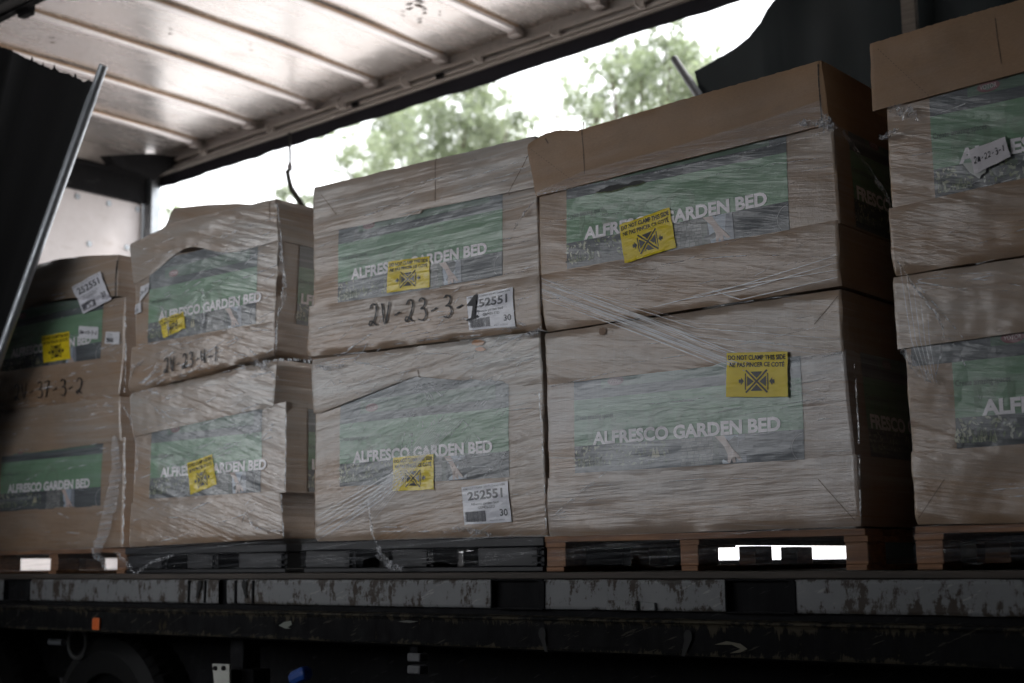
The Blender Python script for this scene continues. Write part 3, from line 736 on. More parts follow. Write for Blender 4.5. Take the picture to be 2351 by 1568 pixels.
def panel_design(mb, fn, seed, W=.912, full_top=.10, wide_band=0.0, text='ALFRESCO GARDEN BED', tx=.082, tw=.752):
    """printed garden bed panel: fn(x, z, layer) carries metres onto the carton, z = 0 at its bottom edge"""
    rnd = random.Random(seed)
    H = .26 + full_top
    def band(x0, x1, z0, z1, col, lay, nu=40, nv=4):
        mb.grid(lambda u, v: fn(lerp(x0, x1, u), lerp(z0, z1, v), lay), nu, nv, col)
    band(0, W, 0, .095, SLATE, 0); band(0, W, .095, .26, GREEN, 0, 40, 6); band(-wide_band, W, .26, H, SLATE, 0, 44, 4)
    band(.12, W * .93, .26 + .035, .26 + .090, GREEN2, 1, 30, 3)
    # red badge
    bc = (.185, .26 + .055)
    mb.poly([fn(bc[0] + .036 * math.cos(t) * (1 if abs(math.cos(t)) < .8 else .97), bc[1] + .017 * math.sin(t), 2) for t in [k * math.pi / 10 for k in range(20)]], (.18, .02, .03))
    put_text(mb, 'VOTOR', lambda u, v: fn(u, v, 3), bc[0] - .026, bc[1] - .007, .052, .014, (.6, .5, .5), .01)
    # ghost lettering in the green field
    put_text(mb, 'RESCO', lambda u, v: fn(u, v, 1), .06, .105, .5, .105, (.125, .235, .13), .02)
    # garden picture on the left of the strip
    for i in range(150):
        x = rnd.uniform(.0, .40); z = rnd.uniform(.02, .092); s_ = rnd.uniform(.004, .013)
        c = rnd.choice([(.10, .13, .05), (.05, .08, .04), (.30, .33, .22), (.02, .03, .02), (.42, .43, .36), (.16, .19, .06), (.03, .045, .03)])
        if x < .10 and rnd.random() < .5: c = (.42, .42, .30)
        a = rnd.uniform(0, math.pi); da = .45
        mb.poly([fn(x + s_ * math.cos(a), min(.094, z + s_ * math.sin(a)), 1), fn(x + s_ * .45 * math.cos(a + 1.6), min(.094, z + s_ * .45 * math.sin(a + 1.6)), 1),
                 fn(x - s_ * math.cos(a), max(.002, z - s_ * math.sin(a)), 1), fn(x + s_ * .4 * math.cos(a - 1.6), min(.094, z + s_ * .4 * math.sin(a - 1.6)), 1)], c)
    for i in range(46):
        x = .01 + rnd.uniform(0, .11); z = .02; h_ = rnd.uniform(.02, .05); d_ = rnd.uniform(-.01, .01)
        mb.poly([fn(x, z, 2), fn(x + .0025, z, 2), fn(x + d_, z + h_, 2)], rnd.choice([(.3, .33, .2), (.1, .14, .06), (.05, .07, .04)]))
    for x in (.33, .345): mb.poly([fn(x, .035, 2), fn(x + .02, .04, 2), fn(x + .008, .075, 2)], (.5, .46, .3))
    # stone wall
    z = .003; row = 0
    while z < .090:
        h_ = rnd.uniform(.008, .014); x = .45 + (row % 2) * .005
        while x < .575:
            w2 = rnd.uniform(.012, .028); g = rnd.uniform(.12, .26)
            x2 = min(.578, x + w2 - .0015); z2 = min(.093, z + h_ - .0015)
            if x2 > x + .003 and z2 > z + .002:
                mb.poly([fn(x, z, 1), fn(x2, z + rnd.uniform(0, .001), 1), fn(x2, z2, 1), fn(x, z2, 1)], (g, g, g * .98))
            x += w2
        z += h_; row += 1
    band(.578, .60, .0, .094, (.05, .065, .05), 1, 2, 2)
    # jeans, arm and hand
    mb.poly([fn(x, z, 1) for x, z in ((.612, .002), (.69, .002), (.70, .094), (.60, .094))], (.36, .42, .52))
    mb.poly([fn(x, z, 2) for x, z in ((.665, .002), (.705, .002), (.70, .094), (.676, .094))], (.20, .22, .27))
    mb.poly([fn(x, z, 3) for x, z in ((.585, .094), (.622, .094), (.650, .052), (.668, .036), (.690, .010), (.680, .008), (.662, .022), (.664, .004), (.654, .003), (.648, .016), (.642, .002), (.633, .004), (.634, .030), (.620, .060))], (.52, .40, .36))
    # circle arc on the right
    for k in range(14):
        t0 = R(100) + k * R(160) / 14; t1 = t0 + R(160) / 14; cx_, cz_, r_ = W + .005, .038, .048
        q = [(cx_ + rr * math.cos(t), cz_ + rr * math.sin(t)) for t, rr in ((t0, r_), (t1, r_), (t1, r_ - .0025), (t0, r_ - .0025))]
        if all(a < W and 0.001 < b < .094 for a, b in q): mb.poly([fn(a, b, 2) for a, b in q], (.4, .4, .42))
    put_text(mb, text, lambda u, v: fn(u, v, 4), tx, .0945, tw, .048, WHITE, .042)
    put_text(mb, 'Create amazing spaces', lambda u, v: fn(u, v, 3), .006, .182, .165, .024, (.03, .05, .035), .004)
def bil(q, u, v):
    return (q[0][0] * (1 - u) * (1 - v) + q[1][0] * u * (1 - v) + q[2][0] * u * v + q[3][0] * (1 - u) * v,
            q[0][1] * (1 - u) * (1 - v) + q[1][1] * u * (1 - v) + q[2][1] * u * v + q[3][1] * (1 - u) * v)

def quad_fn(front, px, Y0, off=.006, wrinkle=0.0, seed=0):
    """px: corners BL, BR, TR, TL as seen; they are laid on the carton front"""
    q = []
    for x, y in px:
        p = at(x, y, Y=Y0); q.append((p.x, p.z))
    def fn(u, v, lay=0):
        a, b = bil(q, u, v)
        wz = wrinkle * (nz(u * 3 + seed, v * 7, seed) + .5 * nz(u * 9, v * 16, seed + 3))
        b2 = b + wrinkle * 1.2 * nz(u * 4, v * 4, seed + 9)
        return (a + wrinkle * .8 * nz(v * 6, seed, 2), front(a, b) - off - abs(wz) - lay * .0006, b2)
    return fn

YEL = (.78, .60, .015); BLK = (.012, .012, .014)
def warning_sticker(parent, front, px, Y0, mat, seed=0, wrinkle=.0015, off=.0045):
    fn = quad_fn(front, px, Y0, off, wrinkle, seed); mb = MB()
    mb.grid(lambda u, v: fn(u, v, 0), 24, 18, YEL)
    f1 = lambda u, v: fn(u, v, 1.5)
    put_text(mb, 'DO NOT CLAMP THIS SIDE', f1, .03, .83, .94, .11, BLK, .03)
    put_text(mb, 'NE PAS PINCER CE COTÉ', f1, .05, .67, .90, .13, BLK, .03)
    def line(x0, y0, x1, y1, t=.014, n=8):
        dx, dy = (x1 - x0), (y1 - y0) / 1.4; L_ = math.hypot(dx, dy); ox, oy = -dy / L_ * t, dx / L_ * t * 1.4
        for k in range(n):
            a, b = k / n, (k + 1) / n
            mb.poly([f1(lerp(x0, x1, a) + ox, lerp(y0, y1, a) + oy), f1(lerp(x0, x1, a) - ox, lerp(y0, y1, a) - oy), f1(lerp(x0, x1, b) - ox, lerp(y0, y1, b) - oy), f1(lerp(x0, x1, b) + ox, lerp(y0, y1, b) + oy)], BLK)
    line(.325, .60, .675, .10); line(.325, .10, .675, .60)
    line(.318, .53, .318, .16, .009); line(.682, .53, .682, .16, .009)
    cx_, cy_ = .5, .35
    for tri in (((.40, .565), (.60, .565), (.5, .42)), ((.40, .135), (.60, .135), (.5, .28)), ((.345, .47), (.345, .23), (.455, .35)), ((.655, .47), (.655, .23), (.545, .35))):
        mb.poly([f1(a, b) for a, b in tri], BLK)
    for s_ in (-1, 1):
        xx = .5 + s_ * .29
        mb.poly([f1(xx + s_ * 0, .31), f1(xx, .39), f1(xx - s_ * .045, .39), f1(xx - s_ * .045, .31)][::s_], BLK)
        mb.poly([f1(xx - s_ * .035, .44), f1(xx - s_ * .035, .26), f1(xx - s_ * .085, .35)], BLK)
    put_text(mb, '112861', lambda u, v: f1(.965 + v * .0, .06 + u), 0, 0, .1, .02, (.25, .2, .02))
    mb.build('warning_sticker', mat, parent, smooth=False)

def shipping_label(parent, front, px, Y0, mat, seed=0, one=False, off=.0045, wrinkle=.0015):
    fn = quad_fn(front, px, Y0, off, wrinkle, seed); mb = MB(); f1 = lambda u, v: fn(u, v, 1.5); INK = (.05, .05, .065)
    mb.grid(lambda u, v: fn(u, v, 0), 16, 14, (.70, .70, .76))
    put_text(mb, '252551', f1, .12, .62, .76, .24, INK, .03)
    put_text(mb, 'Alfresco garden bed   -', f1, .18, .465, .68, .085, INK, .004)
    put_text(mb, 'GRP426-STD', f1, .33, .375, .36, .075, INK, .004)
    put_text(mb, '30', f1, .78, .16, .16, .17, INK, .02)
    put_text(mb, '103801112-17  1/15300255  2022-473- Customer 167006', f1, .04, .915, .90, .045, INK, .004)
    put_text(mb, 'Batch 0120002', f1, .56, .055, .3, .03, (.2, .2, .25))
    rnd = random.Random(3); x = .04
    while x < .48:
        w2 = rnd.choice([.005, .008, .012]); mb.poly([f1(x, .06), f1(x + w2, .06), f1(x + w2, .33), f1(x, .33)], INK); x += w2 + rnd.choice([.005, .008])
    mb.build('shipping_label', mat, parent)

# ---- the loads: corner points of every sleeve as they stand on the trailer
def C(x, y, Y=0.0): p = at(x, y, Y=Y); return (p.x, p.z)
def step(u0, d): return lambda u: (0 if u < u0 else d)

def crown(amp, seed, f=7): return lambda u: amp * nz(u * f, seed) + amp * .35 * nz(u * 31, seed + 2)

def make_carton(label, Yf, tiers, seed, lab_x, lab_z, style, cap_mats=None, W=.912, side_label=None, panel_kw=None, side_text=None, proud_cap=.005, skew=0.0, name_group='cartons of garden beds stacked two high on pallets'):
    """tiers: dict cap/body/base -> (TL, TR, BL, BR) seen corner points"""
    z0 = C(*tiers['base'][2], Yf)[1]; xs = [C(*tiers['base'][2], Yf)[0], C(*tiers['base'][3], Yf)[0]]
    root = thing('carton', ((xs[0] + xs[1]) / 2, Yf + DEPTH / 2, z0), label, 'carton', name_group)
    sh = {}
    cap_mats = cap_mats or {}
    for k, nm in (('cap', 'top_sleeve'), ('body', 'body'), ('base', 'bottom_sleeve')):
        c = [C(*q, Yf) for q in tiers[k][:4]]
        opt = tiers[k][4] if len(tiers[k]) > 4 else {}
        o_ = dict(proud=proud_cap if k != 'body' else 0.0, bulge=.010, crush_t=.012 if k == 'cap' else .004, crush_b=.012 if k == 'base' else .003)
        o_.update(opt); o_['skew'] = skew
        sh[k] = Shell(c[0], c[1], c[2], c[3], Yf, seed + {'cap': 1, 'body': 2, 'base': 3}[k], **o_)
        mb = MB(); sh[k].build(mb, CARD)
        sh[k].obj = mb.build(nm, M[cap_mats.get(k, style)], root, smooth=True)
    def front(X, Z):
        ys = []
        for k in ('cap', 'body', 'base'):
            s_ = sh[k]; u = (X - s_.bl[0]) / (s_.br[0] - s_.bl[0])
            if s_.z0(min(1, max(0, u))) - .002 <= Z <= s_.z1(min(1, max(0, u))) + .002: ys.append(s_.front(X, Z))
        return min(ys) if ys else sh['body'].front(X, Z)
    # printed panel on the front of the body
    mb = MB(); b = sh['body']
    ztop_lim = lambda X: b.z1(min(1, max(0, (X - b.bl[0]) / (b.br[0] - b.bl[0])))) + .01
    lx = lambda x, z: lab_x(z) + x if callable(lab_x) else lab_x + x
    def fn(x, z, lay):
        X = lx(x, z); Z = lab_z + z
        return (X, b.front(X, min(Z, ztop_lim(X))) - .0015 - lay * .0005, min(Z, ztop_lim(X)))
    panel_design(mb, fn, seed, W, **(panel_kw or {}))
    mb.build('printed_panel', M[style], b.obj)
    if side_label:
        mb = MB(); y0, wd = side_label
        def fs(x, z, lay):
            Z = min(lab_z + z, b.z1(1) + .0); t = (Z - b.z0(1)) / (b.z1(1) - b.z0(1)); t = min(1, max(0, t)); X0 = b.xr(t); Yq = Yf + y0 + x
            return (X0 + b.disp(X0, Yq, Z, t) * .6 + .002 + lay * .0005, Yq, Z)
        panel_design(mb, fs, seed + 50, wd, text=side_text or 'ALFRESCO GARDEN BED', tx=.02, tw=.72); mb.build('printed_panel', M[style], b.obj)
    return root, front, sh

# ---------------- load four: bright centre right, on the hardwood pallet
u4, f4, s4 = make_carton('upper carton with a torn hole above its green panel and a bare brown top sleeve', 0.0, {
    'cap': ((1213, 333), (1886, 142), (1233, 452), (1905, 287), dict(topf=lambda u: (-.0 + .024 * math.sin(math.pi * min(1, u / .19)) if u < .19 else 0) + .003 * nz(u * 60, 2), crush_t=.004, bulge=.014, proud=.012)),
    'body': ((1236, 440), (1911, 283), (1240, 640), (1930, 512)),
    'base': ((1240, 632), (1923, 505), (1252, 762), (1931, 656), dict(proud=.004))},
    11, -3.066, 2.388, 'thin', cap_mats={'cap': 'plain_card'}, panel_kw=dict(full_top=.11), side_label=(.105, .95), side_text='FRESCO GARDEN BED')
l4, fl4, sl4 = make_carton('lower carton with pale panel and a flat yellow sticker at its upper right', 0.0, {
    'cap': ((1250, 766), (1930, 663), (1257, 884), (1937, 806), dict(proud=.003)),
    'body': ((1254, 870), (1938, 800), (1260, 1108), (1963, 1052)),
    'base': ((1258, 1098), (1966, 1044), (1262, 1233), (1976, 1208), dict(proud=.004))},
    21, -3.046, 1.643, 'heavy', cap_mats={'cap': 'thin'}, side_label=(.105, .95), side_text='FRESCO GARDEN BED')
warning_sticker(u4, f4, [(1437, 605), (1555, 569), (1539, 477), (1424, 517)], 0, M['sticker'], 3, .003, .006)
warning_sticker(l4, fl4, [(1672, 912), (1814, 912), (1813, 808), (1673, 811)], 0, M['sticker'], 1, .0012, .011)
# ---------------- load three
u3, f3, s3 = make_carton('upper carton with white shipping label and large handwriting below its panel', 0.0, {
    'cap': ((722, 430), (1228, 312), (719, 533), (1233, 430), dict(botf=lambda u: 0 if u > .52 else -.012, proud=.006)),
    'body': ((720, 520), (1233, 420), (717, 712), (1240, 640)),
    'base': ((714, 704), (1240, 632), (706, 820), (1244, 757), dict(crush_b=.018, proud=.008))},
    31, -4.285, 2.407, 'mid', skew=.28)
l3, fl3, sl3 = make_carton('lower carton with split top sleeve and a white shipping label at its bottom right', 0.0, {
    'cap': ((722, 826), (1240, 760), (722, 950), (1247, 880), dict(botf=lambda u: .0 + .095 * max(0, 1 - abs(u - .48) / .44), crush_t=.008, proud=.006, bulge=.016)),
    'body': ((724, 880), (1246, 850), (722, 1130), (1252, 1100)),
    'base': ((722, 1120), (1253, 1094), (725, 1243), (1257, 1229), dict(proud=.004))},
    41, -4.262, 1.643, 'mid_low', panel_kw=dict(full_top=.16), skew=.22)
def P3(zx, zy): return (746.2 + .2197 * zx, 430.5 + .2197 * zy)
def P3b(zx, zy): return (746.2 + .2197 * zx, 861 + .2197 * zy)
M['sticker_film'] = wrapped('sticker_under_film', amt=.10, ang=-.02, card=False, shine=.4, low=.3)
warning_sticker(u3, f3, [P3(652, 1103), P3(1100, 1043), P3(1102, 718), P3(668, 778)], 0, M['sticker_film'], 5, .002)
warning_sticker(l3, fl3, [P3b(720, 1213), P3b(1155, 1198), P3b(1145, 828), P3b(722, 862)], 0, M['sticker_film'], 6, .002)
rr = random.Random(5); mb = MB(); tp_ = []; bt_ = []
for k in range(31):
    u = k / 30; x = 1371 + 112 * u; yc = 441 - 24 * u
    hh = 8.5 * (math.sin(math.pi * u) ** .5) * (.22 + .78 * abs(math.sin(u * 5.0 + .1)))
    for lst, sg in ((tp_, -1), (bt_, .75)):
        p = at(x, yc + sg * hh + rr.uniform(-.8, .8), Y=0); lst.append(Vector((p.x, f4(p.x, p.z) - .005, p.z)))
for k in range(30):
    mb.poly([bt_[k], bt_[k + 1], tp_[k + 1], tp_[k]], (.003, .003, .003))
    mb.poly([bt_[k] - Vector((0, .001, .004 + .003 * rr.random())), bt_[k + 1] - Vector((0, .001, .003)), bt_[k + 1], bt_[k]], (.14, .17, .09))
mb.build('torn_hole', M['ink'], u4)
def crease(parent, front, pts, Y0, mat='ink', w_=.0009, dash=False, col=(.13, .085, .055)):
    P = [at(x, y, Y=Y0) for x, y in pts]; mb = MB(); n = 40
    for i in range(n):
        if dash and i % 2: continue
        a, b = [P[0].lerp(P[-1], k / n) if len(P) == 2 else (P[0].lerp(P[1], 2 * k / n) if k <= n / 2 else P[1].lerp(P[2], 2 * k / n - 1)) for k in (i, i + 1)]
        d = (b - a).normalized(); o = Vector((-d.z, 0, d.x)) * w_ * (1 + .8 * nz(i * .5, 3))
        q = [a + o, a - o, b - o, b + o]
        mb.poly([(v.x, front(v.x, v.z) - .001, v.z) for v in q], col)
    mb.build('card_crease', M[mat], parent)
crease(u4, f4, [(1337, 279), (1342, 340), (1346, 400)], 0, w_=.002)
crease(u4, f4, [(1218, 340), (1330, 425)], 0, dash=True)
crease(u4, f4, [(1255, 318), (1262, 330)], 0, w_=.003)
crease(u4, f4, [(1884, 150), (1886, 200), (1893, 284)], 0, w_=.0022, col=(.03, .02, .015))
crease(u3, f3, [(1168, 448), (1222, 345)], 0, w_=.0016)
crease(u3, f3, [(1002, 362), (1003, 410), (1003, 465)], 0, w_=.0016)
crease(u3, f3, [(740, 447), (775, 495)], 0, w_=.0012)
crease(l4, fl4, [(1870, 745), (1925, 680)], 0, w_=.0013)
crease(l4, fl4, [(1880, 1100), (1965, 1195)], 0, w_=.0011)
crease(l3, fl3, [(962, 850), (966, 868), (970, 885)], 0, w_=.0025)
shipping_label(u3, f3, [P3(1525, 1495), P3(2012, 1455), P3(1985, 1045), P3(1500, 1147)], 0, M['sticker_film'], 7)
shipping_label(l3, fl3, [P3b(1480, 1565), P3b(1968, 1535), P3b(1928, 1108), P3b(1442, 1175)], 0, M['sticker_film'], 8)
# ---------------- load two
u2, f2, s2 = make_carton('upper carton with caved in left corner and crumpled sticker, second load from the left', 0.0, {
    'cap': ((299, 560), (632, 455), (308, 655), (640, 552), dict(topf=lambda u: .04 * (u / .3 if u < .3 else (1 - u) / .7), botf=lambda u: (.10 * math.exp(-((u - .38) / .22) ** 2) if u < .5 else .10 * math.exp(-((u - .38) / .22) ** 2)), bulge=.022, proud=.006, crush_t=.015)),
    'body': ((310, 600), (640, 540), (312, 806), (630, 745), dict(bulge=.02)),
    'base': ((303, 798), (631, 738), (298, 903), (630, 815), dict(crush_b=.03, proud=.008))},
    51, lambda z: -5.605, 2.388, 'left', skew=.30, W=.80, side_label=(.125, .95), side_text='LFRESCO GARDEN BED', panel_kw=dict(full_top=.14))
l2, fl2, sl2 = make_carton('lower carton with tilted sticker over its lettering, second load from the left', 0.0, {
    'cap': ((300, 902), (636, 824), (309, 1003), (629, 932), dict(crush_t=.03, bulge=.02, proud=.006)),
    'body': ((311, 996), (657, 922), (305, 1162), (656, 1130)),
    'base': ((300, 1155), (644, 1126), (295, 1256), (650, 1236), dict(proud=.004))},
    61, -5.553, 1.643, 'left', skew=.26, W=.80, side_label=(.125, .95), side_text='LFRESCO GARDEN BED', panel_kw=dict(full_top=.10))
def P2(zx, zy): return (287 + .1647 * zx, 545.3 + .1647 * zy)
warning_sticker(u2, f2, [P2(545, 1400), P2(858, 1262), P2(825, 1030), P2(492, 1150)], 0, M['sticker_film'], 9, .009)
warning_sticker(l2, fl2, [(438, 1136), (499, 1112), (490, 1043), (431, 1064)], 0, M['sticker_film'], 10, .002)
# ---------------- load one
u1, f1_, s1_ = make_carton('upper carton of the leftmost load, shipping label stuck askew on its top sleeve', .05, {
    'cap': ((-70, 664), (274, 592), (-80, 735), (270, 681), dict(topf=lambda u: .062 * math.sin(math.pi * min(1, u * .92)) + (.02 if u > .4 else 0) * 0, bulge=.012, proud=.006, botf=lambda u: .03 * math.exp(-((u - .68) / .2) ** 2))),
    'body': ((-80, 720), (287, 682), (-86, 872), (285, 823)),
    'base': ((-86, 866), (285, 816), (-90, 952), (274, 914), dict(proud=.006))},
    71, -6.985, 2.355, 'far_left', cap_mats={'cap': 'far_left'}, W=.925, panel_kw=dict(full_top=.12))
l1, fl1, sl1 = make_carton('lower carton of the leftmost load, shadowed by the curtain with no sticker', .05, {
    'cap': ((-92, 950), (276, 910), (-96, 1062), (280, 1012), dict(crush_t=.006, proud=.006)),
    'body': ((-96, 1050), (287, 1004), (-99, 1188), (284, 1160)),
    'base': ((-99, 1182), (284, 1154), (-100, 1275), (281, 1256), dict(proud=.004))},
    81, -6.95, 1.625, 'far_left', W=.93, panel_kw=dict(full_top=.10))
def P1(zx, zy): return (.183 * zx, 516.5 + .183 * zy)
warning_sticker(u1, f1_, [(171, 833 + 6 - 0), (285 * .575, 0)] and [(171 * .0 + 171.5, 1450.5 * 0 + 832), (285, 823)] and [(172 - .5, 1), (1, 1)] and [(101, 833), (163, 824), (161, 761), (98, 773)], .05, M['sticker'], 11, .002)
shipping_label(u1, f1_, [P1(1072, 1118), P1(1428, 928), P1(1312, 588), P1(942, 788)], .05, M['sticker'], 12, wrinkle=.004, off=.012)

def paper(parent, front, px, Y0, mat, hand=None, bars=False, name='paper_label', col=(.68, .68, .72), off=.007, th=.03, seed=0):
    fn = quad_fn(front, px, Y0, off, .0015, seed); mb = MB()
    mb.grid(lambda u, v: fn(u, v, 0), 8, 6, col)
    if hand: put_hand(mb, hand, lambda u, v: fn(u, v, 1.5), .06, .38, .88, .26, (.02, .02, .03), th, 2.2)
    if bars:
        rnd = random.Random(4); x = .1
        put_text(mb, 'VIRGINIA CO 4471', lambda u, v: fn(u, v, 1.5), .08, .8, .5, .08, BLK) if False else None
        while x < .6:
            w2 = rnd.choice([.015, .025]); mb.poly([fn(x, .12, 1.5), fn(x + w2, .12, 1.5), fn(x + w2, .5, 1.5), fn(x, .5, 1.5)], (.04, .04, .05)); x += w2 + .02
        for z_ in (.62, .74, .84): mb.poly([fn(.1, z_, 1.5), fn(.5, z_, 1.5), fn(.5, z_ + .04, 1.5), fn(.1, z_ + .04, 1.5)], (.3, .3, .33))
    mb.build(name, mat, parent)
paper(u1, f1_, [P1(1003, 1422), P1(1243, 1436), P1(1248, 1282), P1(1010, 1268)], .05, M['sticker'], hand='2m-13-3-2')
paper(u1, f1_, [P1(1328, 1490), P1(1512, 1500), P1(1524, 1345), P1(1342, 1342)], .05, M['sticker'], bars=True)
paper(u2, f2, [P2(215, 900), P2(335, 760), P2(362, 635), P2(232, 690)], 0, M['sticker_film'], hand='2m-22-')
paper(u2, f2, [P2(150, 1075), P2(245, 1040), P2(232, 900), P2(160, 945)], 0, M['sticker_film'], bars=True, seed=2)

def handwriting(parent, front, p0, p1, h, text, Y0=0, th=.022, off=.006, mat=None):
    q = [p0, p1, (p1[0], p1[1] - h), (p0[0], p0[1] - h)]
    fn = quad_fn(front, q, Y0, off)
    mb = MB(); L_ = math.hypot(p1[0] - p0[0], p1[1] - p0[1])
    put_hand(mb, text, lambda u, v: fn(u, v, 0), 0, 0, 1, 1, (.02, .02, .022), th * 1.35, L_ / h)
    return mb.build('handwriting', mat or M['ink'], parent)
handwriting(u3, f3, (848, 750), (1076, 724), 50, '2V-23-3-')
mb = MB(); fnn = quad_fn(f3, [P3(1505, 1405), P3(1640, 1380), P3(1640, 1110), P3(1505, 1135)], 0, .0105)
for q in (((.35, .05), (.62, .05), (.86, 1.0), (.62, .95)), ((.0, .60), (.62, .95), (.80, .98), (.50, .55)), ((.0, 0), (.9, .10), (.92, .17), (.02, .08))):
    mb.poly([fnn(a, b, 0) for a, b in q], (.02, .02, .024))
mb.build('handwriting', M['ink'], u3)
handwriting(u1, f1_, (36, 920), (196, 903), 36, '2V-37-3-2', .05, th=.022)
handwriting(u2, f2, (380, 858), (510, 828), 34, '2V-23-U-1', 0, th=.025)
# ---------------- load five, cut by the frame on the right
u5, f5, s5 = make_carton('upper carton of the rightmost load with a handwritten paper stuck over its lettering', 0.0, {
    'cap': ((2004, 102), (2700, -100), (2012, 257), (2720, 72), dict(proud=.016, crush_t=.004, topf=lambda u: .003 * nz(u * 60, 2))),
    'body': ((2034, 240), (2722, 70), (2048, 484), (2740, 330)),
    'base': ((2042, 479), (2740, 322), (2055, 634), (2750, 520), dict(proud=.006))},
    91, -1.661, 2.40, 'right', cap_mats={'cap': 'plain_card'}, panel_kw=dict(full_top=.12))
l5, fl5, sl5 = make_carton('lower carton of the rightmost load, its dark printed band running out to the corner', 0.0, {
    'cap': ((2055, 638), (2750, 530), (2067, 802), (2760, 708), dict(crush_t=.012, proud=.010)),
    'body': ((2076, 795), (2762, 700), (2093, 1048), (2775, 1000)),
    'base': ((2091, 1038), (2775, 988), (2105, 1204), (2785, 1196), dict(proud=.006))},
    101, -1.640, 1.643, 'right', panel_kw=dict(full_top=.07, wide_band=.125))
def P5(zx, zy): return (2009 + .1831 * zx, 200.9 + .1831 * zy)
mb = MB(); fnn = quad_fn(f5, [P5(1115, 960), P5(1330, 1155), P5(1500, 980), P5(1215, 745)], 0, .010, .002, 3)
mb.poly([fnn(a, b, 0) for a, b in ((0, 0), (.5, -.1), (1, 0), (.95, .2), (1, .5), (.7, 1), (.85, .7), (.5, .6), (.3, .3))], (.52, .54, .52)); mb.build('torn_paper', M['sticker'], u5)
paper(u5, f5, [P5(1275, 1105), P5(1725, 878), P5(1650, 632), P5(1208, 800)], 0, M['sticker'], hand='2m-22-3-1', col=(.66, .63, .66), off=.014, th=.02)

# ------------------------------------------------------------------ pallets
def wood_pallet(x0, x1, Y0, label, loc_seed, zt_, shift=(0, 0, 0)):
    root = thing('wooden_pallet', ((x0 + x1) / 2, Y0 + .6, DZ), label, 'pallet', 'pallets under the cartons')
    rnd = random.Random(loc_seed); W_ = x1 - x0; D_ = 1.17
    h = zt_ - DZ; zA = DZ + .018; zB = zt_ - .022; zC = zB - .018
    for i, y in enumerate([0, .18, .37, .535, .70, .88, 1.05]):
        mb = MB(); w2 = .125 if i in (0, 6) else .10; j = rnd.uniform(-.004, .004)
        mb.box(x0 + j, x1 + j, Y0 + y, Y0 + y + w2, zB + .0005, zt_, (.4, .2, .1)); mb.build('deck_board', M['wood'], root, bevel=.002)
    bx = [x0 + .0, x0 + W_ * .46, x1 - .075]
    bw = [.085, .07, .075]
    for k in range(3):
        mb = MB(); mb.box(bx[k] - .002, bx[k] + bw[k] + .004, Y0 + .004, Y0 + D_, zC, zB, (.4, .2, .1)); mb.build('stringer_board', M['wood'], root, bevel=.002)
        for y, sx_ in ((.002, 0), (.53, shift[0] if k == 1 else 0), (1.03, shift[1] if k == 1 else 0)):
            if shift[0] and k == 0 and y > 1: continue
            mb = MB(); mb.box(bx[k] + sx_, bx[k] + sx_ + (.075 if sx_ < -.15 else bw[k]), Y0 + y + rnd.uniform(0, .008), Y0 + y + .13, zA, zC - .0005, (.4, .2, .1)); mb.build('block', M['wood'], root, bevel=.003)
        mb = MB(); mb.box(bx[k] + .004, bx[k] + bw[k] - .002, Y0 + .0, Y0 + D_, DZ + .001, zA - .0005, (.35, .18, .1)); mb.build('bottom_board', M['wood'], root, bevel=.002)
    return root
def plastic_pallet(x0, x1, Y0, label, zt_):
    root = thing('plastic_pallet', ((x0 + x1) / 2, Y0 + .6, DZ), label, 'pallet', 'pallets under the cartons')
    K = (.006, .006, .008)
    mb = MB(); mb.box(x0, x1, Y0 + .01, Y0 + 1.17, zt_ - .035, zt_, K); mb.build('top_deck', M['black_plastic'], root, bevel=.004)
    W_ = x1 - x0
    for xa, wd in ((x0 + .01, .30), (x0 + W_ * .40, .22), (x1 - .33, .32)):
        for y in (.015, .5, 1.0):
            mb = MB()
            mb.box(xa, xa + wd, Y0 + y + .01, Y0 + y + .15, DZ + .02, zt_ - .036, K)
            nr = 4
            if y < .1:
                for k in range(nr): mb.box(xa + wd - .05, xa + wd - .002, Y0 + y - .004, Y0 + y + .01, DZ + .03 + k * .024, DZ + .03 + k * .024 + .007, K)
                mb.box(xa + wd - .03, xa + wd - .022, Y0 + y - .004, Y0 + y + .01, DZ + .02, zt_ - .037, K)
            mb.build('foot', M['black_plastic'], root, bevel=.003)
    for y in (.015, .5, 1.0):
        mb = MB(); mb.box(x0 + .01, x1 - .01, Y0 + y, Y0 + y + .15, DZ + .001, DZ + .0195, K); mb.build('skid', M['black_plastic'], root, bevel=.003)
    return root
wood_pallet(-3.186, -1.94, 0.0, 'orange hardwood pallet in the middle of the view with daylight through its right half', 1, 1.423, (-.095, -.20))
wood_pallet(-1.79, -.54, 0.01, 'reddish hardwood pallet of the rightmost load cut off by the frame', 2, 1.425)
wood_pallet(-7.02, -5.80, .05, 'dark reddish hardwood pallet at far left with daylight through both openings', 3, 1.418)
plastic_pallet(-4.50, -3.20, 0.0, 'black plastic pallet with ribbed corner beside the orange pallet', 1.423)
plastic_pallet(-5.78, -4.62, 0.02, 'black plastic pallet under the second load from the left with torn film', 1.420)

